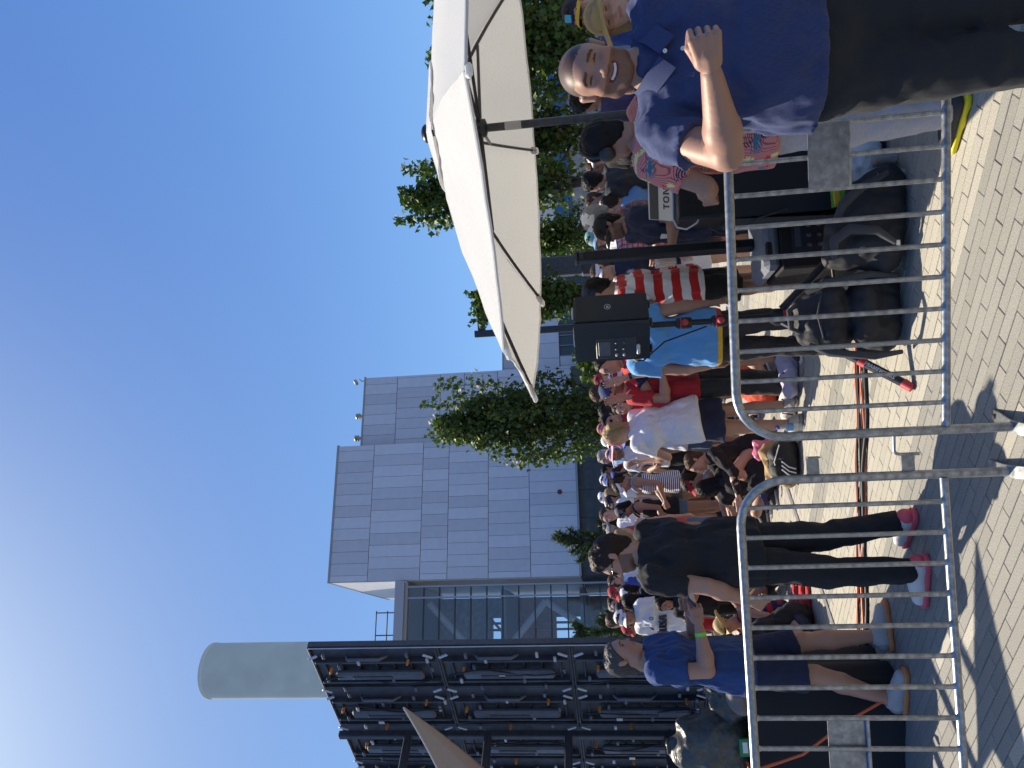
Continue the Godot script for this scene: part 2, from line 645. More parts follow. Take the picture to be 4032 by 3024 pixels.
func hair_mesh(style: String, fine: bool) -> MB:
	var key := "hair_%s_%s" % [style, fine]
	if cache.has(key): return cache[key]
	var g := 0.012 if style != "buzz" else 0.0035
	if style == "curly": g = 0.024
	var b := [[Vector3(0, 0.034, -0.028), Vector3(0, 0.036, 0.022), 0.0775 + g, 0.073 + g, 0.02]]
	var cuts := [[Vector3(0, -0.62, 0.785).normalized(), Vector3(0, 0.08, 0.078)]]
	if style == "buzz": cuts = [[Vector3(0, -0.72, 0.69).normalized(), Vector3(0, 0.098, 0.07)]]
	if style == "receding": cuts = [[Vector3(0, -0.75, 0.66).normalized(), Vector3(0, 0.105, 0.045)]]
	b.append([Vector3(0, 0.0, -0.05), Vector3(0, -0.055, -0.05), 0.064 + g * 0.5, 0.05 + g * 0.5, 0.02])
	match style:
		"quiff":
			b.append([Vector3(0, 0.105, -0.01), Vector3(0, 0.108, 0.055), 0.04, 0.03, 0.03])
			b.append([Vector3(-0.03, 0.1, 0.0), Vector3(-0.03, 0.1, 0.05), 0.035, 0.024, 0.02])
			b.append([Vector3(0.03, 0.1, 0.0), Vector3(0.03, 0.1, 0.05), 0.035, 0.024, 0.02])
		"long":
			for x in [-0.055, 0.0, 0.055]:
				b.append([Vector3(x, 0.01, -0.045), Vector3(x * 1.25, -0.24, -0.06), 0.046, 0.035, 0.03])
			for s in [-1.0, 1.0]:
				b.append([Vector3(0.074 * s, 0.02, -0.02), Vector3(0.085 * s, -0.22, 0.02), 0.026, 0.026, 0.02])
			cuts = [[Vector3(0, -0.3, 0.95).normalized(), Vector3(0, 0.075, 0.082)]]
		"bob":
			for x in [-0.06, 0.0, 0.06]:
				b.append([Vector3(x, 0.01, -0.04), Vector3(x * 1.15, -0.1, -0.05), 0.046, 0.04, 0.03])
			cuts = [[Vector3(0, -0.3, 0.95).normalized(), Vector3(0, 0.07, 0.075)]]
		"tail":
			b.append([Vector3(0, 0.05, -0.11), Vector3(0, 0.0, -0.15), 0.026, 0.03, 0.02])
			b.append([Vector3(0, 0.0, -0.15), Vector3(0, -0.16, -0.12), 0.03, 0.014, 0.02])
		"bun":
			b.append([Vector3(0, 0.085, -0.105), Vector3(0, 0.095, -0.12), 0.042, 0.042, 0.012])
	cache[key] = bones(b, 0.006 if fine else 0.012, cuts, 0.016 if style == "curly" else (0.002 if style == "buzz" else (0.0055 if fine else 0.009)), [], Vector3(48, 16, 48) if style != "curly" else Vector3(60, 60, 60))
	return cache[key]


func cap_crown(tall := 0.0) -> MB:
	if cache.has("crown%s" % tall): return cache["crown%s" % tall]
	var m := MB.new()
	var prof := []
	for i in 9:
		var a := deg_to_rad(-4 + i * 11.6)
		prof.append(Vector2(cos(a) * 0.094, 0.03 + sin(a) * (0.1 + tall)))
	prof.append(Vector2(0.009, 0.131 + tall)); prof.append(Vector2(0.008, 0.136 + tall)); prof.append(Vector2(0.0005, 0.137 + tall))
	m.lathe(prof, Vector3(0, 0, -0.005), 22, Basis.from_euler(Vector3(-0.08, 0, 0)), 1.0, 1.17)
	cache["crown%s" % tall] = m
	return m


func cap_brim(len := 0.075) -> MB:
	if cache.has("brim%s" % len): return cache["brim%s" % len]
	var rows := []
	for j in 5:
		var t := j / 4.0
		var row := []
		for i in 13:
			var a := deg_to_rad(-68 + i * 136.0 / 12)
			var reach := len * t * pow(cos(a), 0.7)
			row.append(Vector3(sin(a) * 0.094, 0.036 - 0.02 * t - 0.022 * pow(sin(a), 2), -0.005 + cos(a) * 0.108 + reach))
		rows.append(row)
	var m := MB.new().sheet(rows, 0.004)
	cache["brim%s" % len] = m
	return m


func brim_ring(outer: float, curl: float, droop: float) -> MB:
	var key := "ring%s%s%s" % [outer, curl, droop]
	if cache.has(key): return cache[key]
	var rows := []
	for j in 6:
		var t := j / 5.0
		var row := []
		for i in 33:
			var a := TAU * i / 32
			var rx := lerpf(0.088, outer * (0.88 if curl > 0 else 1.0), t)
			var rz := lerpf(0.102, outer * 1.06, t)
			var y := 0.045 + curl * t * t * pow(absf(cos(a)), 1.6) - droop * t * (0.8 + 0.3 * sin(a * 3.0)) - curl * 0.35 * t * t * pow(absf(sin(a)), 2)
			row.append(Vector3(cos(a) * rx, y, -0.005 + sin(a) * rz))
		rows.append(row)
	var m := MB.new().sheet(rows, 0.004)
	cache[key] = m
	return m


func shoe_upper(fine: bool) -> MB:
	var key := "shoe%s" % fine
	if not cache.has(key):
		cache[key] = bones([[Vector3(0, 0.1, -0.005), Vector3(0, 0.06, -0.02), 0.046, 0.046, 0.03], [Vector3(0, 0.052, -0.04), Vector3(0.004, 0.04, 0.155), 0.043, 0.036, 0.02], [Vector3(0, 0.075, 0.03), Vector3(0.002, 0.05, 0.1), 0.036, 0.036, 0.03]], 0.007 if fine else 0.014, [[Vector3(0, -1, 0), Vector3(0, 0.027, 0)], [Vector3(0, 1, 0), Vector3(0, 0.118, 0)]])
	return cache[key]


func shoe_sole(fine: bool) -> MB:
	var key := "sole%s" % fine
	if not cache.has(key):
		cache[key] = bones([[Vector3(0, 0.02, -0.048), Vector3(0, 0.02, 0.04), 0.047, 0.042, 0.02], [Vector3(0, 0.02, 0.04), Vector3(0.004, 0.024, 0.165), 0.042, 0.043, 0.02]], 0.007 if fine else 0.012, [[Vector3(0, -1, 0), Vector3(0, 0.001, 0)], [Vector3(0, 1, 0), Vector3(0, 0.032, 0)]])
	return cache[key]


func top_mesh(j: Dictionary, o: Dictionary, cell: float) -> MB:
	var kind: String = o.top[0]
	var w: float = j.w
	var fem: bool = j.fem
	var sp: Vector3 = j.sp
	var sit: bool = o.get("legs", "stand") in ["floor", "cross", "chair"]
	var hem: float = o.get("hem", 0.1)
	var b := []
	var cuts := []
	var bl: float = j.belly
	b.append(across(j.pel + sp * (0.0 if sit else -0.08) + Vector3(0, 0, bl * 0.35), 0.075, 0.13 * w + bl * 0.35 + (0.004 if fem else 0.0), 0.04))
	b.append(across(j.pel + sp * 0.05 + Vector3(0, 0, bl * 0.45), 0.072, 0.126 * w + bl * 0.4, 0.06))
	b.append(across(j.pel + sp * 0.16 + Vector3(0, 0, bl * 0.6), 0.06, (0.102 if fem else 0.113) * w + bl * 0.5, 0.06))
	b.append(across(j.pel + sp * 0.33, 0.072 * w, 0.116 * w, 0.06))
	if fem:
		for s in [-1.0, 1.0]:
			b.append([j.pel + sp * 0.33 + Vector3(0.065 * s, 0, 0.06), j.pel + sp * 0.31 + Vector3(0.065 * s, 0, 0.07), 0.062, 0.062, 0.04])
	if kind == "tank":
		cuts.append([sp, j.pel + sp * 0.4])
	else:
		b.append([j.shl.lerp(j.shr, 0.07), j.shr.lerp(j.shl, 0.07), 0.069, 0.069, 0.05])
		b.append([j.pel + sp * 0.42, j.neck + j.hd * 0.012, 0.085, 0.066, 0.035, 1])
		var until: float = o.get("sleeve", 0.62) if kind != "long" else 1.0
		for k in ["l", "r"]:
			var r0 := 0.07 * (0.86 if fem else lerpf(1.0, w, 0.6))
			b.append([j["sh" + k], j["sh" + k].lerp(j["el" + k], until), r0, r0 * (0.98 if kind != "long" else 0.78), 0.035, 1 if kind != "long" else 0])
			if kind == "long":
				b.append([j["el" + k], j["wr" + k].lerp(j["el" + k], 0.06), r0 * 0.76, r0 * 0.52, 0.02, 1])
	if not sit: cuts.append([-sp, j.pel - sp * hem])
	var m := bones(b, cell, cuts, o.get("fold", 0.018), [], Vector3(11, 6, 11))
	if kind == "tank":
		for s in [-1.0, 1.0]:
			var c0: Vector3 = j.pel + sp * 0.33 + Vector3(0.075 * s, 0, 0)
			var arc := []
			for i in 9:
				var a := lerpf(-1.15, 1.15, i / 8.0)
				arc.append(c0 + sp * (0.045 + cos(a) * 0.15) + Vector3(0.012 * s * cos(a), 0, sin(a) * 0.112))
			m.add(MB.new().tube(arc, 0.014, 6), Transform3D())
	return m


func bottom_mesh(j: Dictionary, o: Dictionary, cell: float) -> MB:
	var kind: String = o.bot[0]
	var w: float = lerpf(1.0, j.w, 0.7)
	var b := [across(j.pel, 0.065, 0.108 * j.w + j.belly * 0.25 + (0.006 if j.fem else 0.0), 0.03)]
	for k in ["l", "r"]:
		var h: Vector3 = j["hp" + k]
		var kn: Vector3 = j["kn" + k]
		var an: Vector3 = j["an" + k]
		match kind:
			"long":
				b.append([h, kn, 0.098 * w, 0.075 * w, 0.03])
				b.append([kn, an + Vector3(0, -0.02, 0), 0.073 * w, 0.062 * w, 0.02, 1])
			"slim":
				b.append([h, kn, 0.092 * w, 0.063 * w, 0.03])
				b.append([kn, an + Vector3(0, 0.01, 0), 0.062 * w, 0.046 * w, 0.02, 1])
			"shorts":
				b.append([h, h.lerp(kn, 0.86), 0.1 * w, 0.098 * w, 0.025, 1])
			"briefs":
				b.append([h, h.lerp(kn, 0.42), 0.098 * w, 0.092 * w, 0.025, 1])
			"skirt":
				b.append([h, h.lerp(kn, 0.62) + Vector3(0, 0, 0.0), 0.092 * w, 0.118 * w, 0.06, 1])
	return bones(b, cell, [[j.sp, j.pel + j.sp * 0.07]], 0.014, [], Vector3(9, 7, 9))


func skin(tone: int) -> StandardMaterial3D:
	var tones := [[0.5, 0.3, 0.215], [0.4, 0.225, 0.155], [0.31, 0.17, 0.115], [0.2, 0.105, 0.07], [0.1, 0.052, 0.037]]
	var t: Array = tones[tone]
	var m := mat("skin%d" % tone, lin(t[0], t[1], t[2]), 0.52)
	m.vertex_color_use_as_albedo = true
	m.normal_enabled = true
	m.normal_texture = noise_tex("pores", 0.15, 256, Color.BLACK, Color.WHITE, true, 3)
	m.normal_scale = 0.18
	m.uv1_triplanar = true
	m.uv1_scale = Vector3(8, 8, 8)
	m.subsurf_scatter_enabled = true
	m.subsurf_scatter_strength = 0.08
	return m


func hair_mat(key: String) -> StandardMaterial3D:
	var cs := {"black": [0.012, 0.011, 0.011], "dark": [0.03, 0.02, 0.015], "brown": [0.07, 0.042, 0.025], "blond": [0.32, 0.22, 0.11], "grey": [0.26, 0.25, 0.24], "salt": [0.07, 0.065, 0.062]}
	var c: Array = cs[key]
	var m := mat("hair_" + key, lin(c[0], c[1], c[2]), 0.5)
	m.normal_enabled = true
	m.metallic_specular = 0.25
	m.normal_texture = noise_tex("strands", 0.06, 256, Color.BLACK, Color.WHITE, true, 4)
	m.normal_scale = 0.9
	m.uv1_triplanar = true
	m.uv1_scale = Vector3(26, 5, 26)
	return m


func put_hat(root: Node3D, t: Transform3D, hat: Array) -> void:
	var m: Material = hat[1]
	var m2: Material = hat[2] if hat.size() > 2 else m
	var tt := t
	if hat[0] == "cap_back": tt = t * Transform3D(Basis(Vector3.UP, PI), Vector3(0, 0, -0.01))
	match hat[0]:
		"cap", "cap_back":
			var o := obj("cap", cap_crown(), m, root)
			o.transform = tt
			obj("brim", cap_brim(), m2, o)
		"visor":
			var prof := [Vector2(0.089, 0.025), Vector2(0.092, 0.045), Vector2(0.089, 0.066), Vector2(0.085, 0.066), Vector2(0.085, 0.025)]
			var o := obj("visor", MB.new().lathe(prof, Vector3(0, 0, -0.005), 22, Basis(), 1.0, 1.17), m, root)
			o.transform = tt
			obj("brim", cap_brim(), m2, o)
		"bucket":
			var o := obj("sun_hat", cap_crown(-0.012), m, root)
			o.transform = tt
			obj("brim", brim_ring(0.15, 0.0, 0.05), m2, o)
		"wide":
			var o := obj("sun_hat", cap_crown(0.0), m, root)
			o.transform = tt
			obj("brim", brim_ring(0.19, 0.0, 0.03), m2, o)
		"straw":
			var o := obj("straw_hat", cap_crown(0.02), m, root)
			o.transform = tt
			obj("brim", brim_ring(0.19, 0.075, 0.0), m2, o)
			obj("hat_band", MB.new().lathe([Vector2(0.097, 0.04), Vector2(0.097, 0.064)], Vector3(0, 0, -0.005), 22, Basis(), 1.0, 1.17), mat("hat_band", lin(0.05, 0.03, 0.02)), o)


func glasses_mesh() -> MB:
	if cache.has("shades"): return cache["shades"]
	var m := MB.new()
	for s in [-1.0, 1.0]:
		m.box(Vector3(0.034 * s, 0.012, 0.1), Vector3(0.054, 0.036, 0.006), 0.0028, Basis(Vector3.UP, 0.22 * s))
		m.tube([Vector3(0.062 * s, 0.02, 0.092), Vector3(0.084 * s, 0.018, 0.03), Vector3(0.085 * s, 0.012, -0.012)], 0.0028, 5)
	m.box(Vector3(0, 0.018, 0.106), Vector3(0.02, 0.006, 0.005), 0.002)
	cache["shades"] = m
	return m


func person(s: Dictionary) -> Node3D:
	var h: float = s.get("h", 1.74)
	var root := thing("person", s.lb, "person", Vector3(s.x, s.get("y", 0.0), s.z), deg_to_rad(s.get("yaw", 0.0)), s.get("group", "people watching in the crowd"))
	root.scale = Vector3.ONE * (h / 1.74)
	var fine: bool = s.get("fine", false)
	var cell: float = 0.0125 if fine else 0.023
	if s.get("mid", false): cell = 0.017
	var j := skeleton(s)
	var hl: String = s.get("hl", "relax")
	var hr: String = s.get("hr_", "relax")
	var kind: String = s.get("face", "f" if j.fem else "m")
	var ht := Transform3D(j.hb, j.head)
	var pk := "%s|%s|%s|%s|%s|%s|%s|%s" % [s.get("legs", "stand"), s.get("lean", 0), s.get("L", "down"), s.get("R", "down"), j.w, j.belly, j.fem, cell]
	var bk := "body" + pk + "%s|%s|%s|%s" % [kind, ht.basis, hl, hr]
	if not cache.has(bk):
		var m := bones(body_bones(j), cell)
		m.add(head_mesh(kind, fine), ht)
		for k in ["l", "r"]:
			var d: Vector3 = j["fd" + k]
			var ref := Vector3(0, 0, 1) if absf(d.y) > 0.75 else Vector3(0, 1, 0)
			if s.has("thumb" + k): ref = s["thumb" + k]
			var zz := (ref - d * ref.dot(d)).normalized()
			var bs := Basis((-d).cross(zz).normalized(), -d, zz)
			if k == "r": bs = bs * Basis.from_scale(Vector3(-1, 1, 1))
			m.add(hand_mesh(hl if k == "l" else hr, fine), Transform3D(bs * Basis.from_scale(Vector3.ONE * (0.9 if j.fem else 1.02)), j["wr" + k] + d * 0.012))
		cache[bk] = m.mesh()
	obj("body", cache[bk], skin(s.get("sk", 1)), root)
	if s.has("top"):
		var tk := "top%s%s%s%s" % [s.top[0], pk, s.get("hem", 0.1), s.get("fold", 0.018)]
		if not cache.has(tk): cache[tk] = top_mesh(j, s, cell).mesh()
		obj({"tank": "tank_top", "long": "long_sleeve_shirt"}.get(s.top[0], "shirt"), cache[tk], s.top[1], root)
	if s.has("bot"):
		var tk := "bot%s%s" % [s.bot[0], pk]
		if not cache.has(tk): cache[tk] = bottom_mesh(j, s, cell).mesh()
		obj({"shorts": "shorts", "skirt": "skirt", "briefs": "shorts"}.get(s.bot[0], "trousers"), cache[tk], s.bot[1], root)
	var sm: Array = s.get("shoe", [mat("shoe_dark", lin(0.03, 0.03, 0.035), 0.7), mat("sole_white", lin(0.6, 0.6, 0.58), 0.7)])
	for k in ["l", "r"]:
		var an: Vector3 = j["an" + k]
		if not cache.has("shoem%s" % fine):
			cache["shoem%s" % fine] = shoe_upper(fine).mesh()
			cache["solem%s" % fine] = shoe_sole(fine).mesh()
		var o := obj("shoe", cache["shoem%s" % fine], sm[0], root)
		var toe: float = s.get("toe" + k, 14.0)
		o.transform = Transform3D(Basis(Vector3.UP, deg_to_rad(toe) * (1 if k == "l" else -1)), Vector3(an.x, an.y - 0.092, an.z))
		obj("sole", cache["solem%s" % fine], sm[1], o)
		if fine:
			if not cache.has("laces"):
				var lc := MB.new()
				for i in 5:
					var z := 0.03 + i * 0.019
					lc.tube([Vector3(-0.022, 0.1 - i * 0.0075, z), Vector3(0, 0.109 - i * 0.0085, z + 0.004), Vector3(0.022, 0.1 - i * 0.0075, z)], 0.0032, 5)
				cache["laces"] = lc.mesh()
				cache["heel"] = bones([[Vector3(0, 0.055, -0.045), Vector3(0, 0.05, 0.03), 0.0455, 0.043, 0.02]], 0.006, [[Vector3(0, -1, 0), Vector3(0, 0.03, 0)], [Vector3(0, 0.55, 0.83).normalized(), Vector3(0, 0.07, 0.0)]]).mesh()
			obj("laces", cache["laces"], mat("laces", lin(0.6, 0.6, 0.6), 0.8), o)
			obj("heel_panel", cache["heel"], sm[2] if sm.size() > 2 else sm[1], o)
	if s.has("hair") and s.hair[0] != "none":
		var hk := "hairm%s%s" % [s.hair[0], fine]
		if not cache.has(hk): cache[hk] = hair_mesh(s.hair[0], fine).mesh()
		obj("hair", cache[hk], hair_mat(s.hair[1]), root).transform = ht
	if s.has("hat"): put_hat(root, ht, s.hat)
	if s.get("shades", false):
		obj("sunglasses", glasses_mesh(), mat("shades", lin(0.008, 0.008, 0.01), 0.12), root).transform = ht
	root.set_meta("j", j)
	root.set_meta("ht", ht)
	return root


# ---------------------------------------------------------------- setting
func sky_material() -> PanoramaSkyMaterial:
	var w := 512
	var h := 256
	var img := Image.create(w, h, false, Image.FORMAT_RGBF)
	var s := SUN.normalized()
	for y in h:
		var el := PI * (0.5 - (y + 0.5) / h)
		for x in w:
			var az := TAU * (x + 0.5) / w
			var d := Vector3(sin(az) * cos(el), sin(el), -cos(az) * cos(el))
			var up := maxf(d.y, 0.0)
			var t := pow(1.0 - up, 2.6)
			var c := Vector3(0.034, 0.105, 0.33).lerp(Vector3(0.19, 0.365, 0.62), t)
			var ang := acos(clampf(d.dot(s), -1, 1))
			c += Vector3(1.7, 1.7, 1.15) * exp(-ang / 0.195)
			if d.y < 0.0: c = c.lerp(Vector3(0.16, 0.15, 0.135), clampf(-d.y * 6.0, 0, 1))
			img.set_pixel(x, y, Color(c.x, c.y, c.z))
	var m := PanoramaSkyMaterial.new()
	m.panorama = ImageTexture.create_from_image(img)
	return m


func structure(o: Node) -> Node:
	o.set_meta("kind", "structure")
	return o


func paver_mesh(l: float, w: float, h: float) -> ArrayMesh:
	var m := MB.new()
	var b := 0.0022
	var a := Vector2(l * 0.5, w * 0.5)
	var i := a - Vector2(b, b)
	m.poly([Vector3(-i.x, h, -i.y), Vector3(i.x, h, -i.y), Vector3(i.x, h, i.y), Vector3(-i.x, h, i.y)], Vector3.UP)
	for s in [-1.0, 1.0]:
		m.poly([Vector3(-i.x, h, i.y * s), Vector3(i.x, h, i.y * s), Vector3(a.x, h - b, a.y * s), Vector3(-a.x, h - b, a.y * s)], Vector3(0, 1, s))
		m.poly([Vector3(i.x * s, h, -i.y), Vector3(i.x * s, h, i.y), Vector3(a.x * s, h - b, a.y), Vector3(a.x * s, h - b, -a.y)], Vector3(s, 1, 0))
		m.poly([Vector3(-a.x, h - b, a.y * s), Vector3(a.x, h - b, a.y * s), Vector3(a.x, h - 0.025, a.y * s), Vector3(-a.x, h - 0.025, a.y * s)], Vector3(0, 0, s))
		m.poly([Vector3(a.x * s, h - b, -a.y), Vector3(a.x * s, h - b, a.y), Vector3(a.x * s, h - 0.025, a.y), Vector3(a.x * s, h - 0.025, -a.y)], Vector3(s, 0, 0))
	return m.mesh()


func stone(key: String, c: Color) -> StandardMaterial3D:
	var m := mat(key, c, 0.9)
	m.albedo_texture = noise_tex("speckle", 0.09, 512, Color(0.68, 0.68, 0.67), Color(1, 1, 1), false, 5)
	m.normal_enabled = true
	m.normal_texture = noise_tex("grit", 0.25, 256, Color.BLACK, Color.WHITE, true, 3)
	m.normal_scale = 0.5
	m.uv1_triplanar = true
	m.uv1_world_triplanar = true
	m.uv1_scale = Vector3(2.7, 2.7, 2.7)
	return m


func pave() -> void:
	var g := structure(obj("ground", MB.new().box(Vector3(0, -0.06, -40), Vector3(260, 0.08, 260)), stone("jointing", lin(0.26, 0.245, 0.215)))) as Node3D
	var d := Vector3(0.8, 0, 0.6)
	var n := Vector3(-0.6, 0, 0.8)
	var L := 0.262
	var W := 0.0655
	var mesh := paver_mesh(L - 0.0026, W - 0.0032, 0.0)
	var tones := {"beige": [0.48, 0.455, 0.395], "grey": [0.32, 0.312, 0.285]}
	var list := []
	var cam: Camera3D = get_node("camera")
	var f := 3000.0 / 4032.0
	for r in range(-210, 16):
		var s := (r + 0.5) * W
		# bands of tone: (distance across the rows)
		var grey := s > -3.18 or (s < -4.25 and s > -4.55) or (s < -5.6 and s > -6.0) or (s < -7.4 and s > -7.9) or s < -9.4
		var sh := L * fmod(abs(r) * 0.382, 1.0)
		for q in range(-60, 16):
			var a := q * L + sh
			var p := d * a + n * s
			if p.x < -7.5 or p.x > 6.0 or p.z > -1.6 or p.z < -13.2: continue
			var e := cam.global_transform.affine_inverse() * p
			var seen: bool = e.z < -0.5 and absf(e.x / -e.z) < 0.5 / f * 1.02 and absf(e.y / -e.z) < 0.375 / f * 1.02
			var k := "grey" if (grey != (rng.randf() < 0.025)) else "beige"
			list.append({"p": p, "k": k, "d": -e.z if seen else 100.0 + p.length(), "v": rng.randi() % 3, "y": rng.randf_range(-0.0012, 0.0012), "t": rng.randf_range(-0.006, 0.006)})
	list.sort_custom(func(x, y): return x.d < y.d)
	var rest := {}
	for i in list.size():
		var e: Dictionary = list[i]
		var key := "%s_paver_%d" % [e.k, e.v]
		var c: Array = tones[e.k]
		var k: float = [0.95, 1.0, 1.05][e.v]
		var m := stone(key, lin(c[0] * k, c[1] * k, c[2] * k))
		var t := Transform3D(Basis(Vector3.UP, atan2(-d.z, d.x) + e.t * 0.5), e.p + Vector3(0, e.y, 0))
		if i < 300:
			var o := obj("paver", mesh, m, g)
			o.transform = t
		else:
			if not rest.has(key): rest[key] = []
			rest[key].append(t)
	for key in rest:
		var mm := MultiMesh.new()
		mm.transform_format = MultiMesh.TRANSFORM_3D
		mm.mesh = mesh
		mm.instance_count = rest[key].size()
		for i in rest[key].size(): mm.set_instance_transform(i, rest[key][i])
		var o := MultiMeshInstance3D.new()
		o.name = "pavers"
		o.multimesh = mm
		o.material_override = mats[key]
		o.set_meta("kind", "stuff")
		g.add_child(o, true)
	# an inlaid strip of darker metal edging that crosses the rows
	var a := Vector3(-0.75, 0.006, -7.85)
	var b := Vector3(-2.75, 0.006, -4.9)
	var dir := (b - a).normalized()
	structure(obj("drain_cover", MB.new().box((a + b) * 0.5 + Vector3(0, -0.002, 0), Vector3(0.075, 0.008, a.distance_to(b)), 0.002, Basis.looking_at(dir)), worn("drain", lin(0.2, 0.2, 0.215), 0.6, 0.3)))


func facade(root: Node3D, origin: Vector3, e1: Vector3, width: float, rows: Array, pw: float, offset: float, ms: Array) -> void:
	# cladding panels, each a shallow tray, rows staggered by half a panel
	var back := Vector3(-e1.z, 0, e1.x).normalized()
	if back.z > 0: back = -back
	var bs := Basis(e1, Vector3.UP, -back)
	for r in rows.size() - 1:
		var hi: float = rows[r]
		var lo: float = rows[r + 1]
		var x := -offset - (pw * 0.5 if r % 2 == 0 else 0.0)
		while x < width:
			var x0 := maxf(x, 0.0)
			var x1 := minf(x + pw, width)
			x += pw
			if x1 - x0 < 0.06: continue
			var o := obj("panel", MB.new().box(Vector3.ZERO, Vector3(x1 - x0 - 0.012, hi - lo - 0.024, 0.06), 0.005), ms[rng.randi() % ms.size()], root)
			o.transform = Transform3D(bs, origin + e1 * (x0 + x1) * 0.5 + Vector3(0, (hi + lo) * 0.5, 0) - back * 0.03)


func block(root: Node3D, called: String, origin: Vector3, e1: Vector3, w: float, deep: float, y0: float, y1: float, m: Material) -> MeshInstance3D:
	var back := Vector3(-e1.z, 0, e1.x).normalized()
	if back.z > 0: back = -back
	var o := obj(called, MB.new().box(Vector3.ZERO, Vector3(w, y1 - y0, deep)), m, root)
	o.transform = Transform3D(Basis(e1, Vector3.UP, -back), origin + e1 * w * 0.5 + back * (deep * 0.5 + 0.001) + Vector3(0, (y0 + y1) * 0.5, 0))
	return o


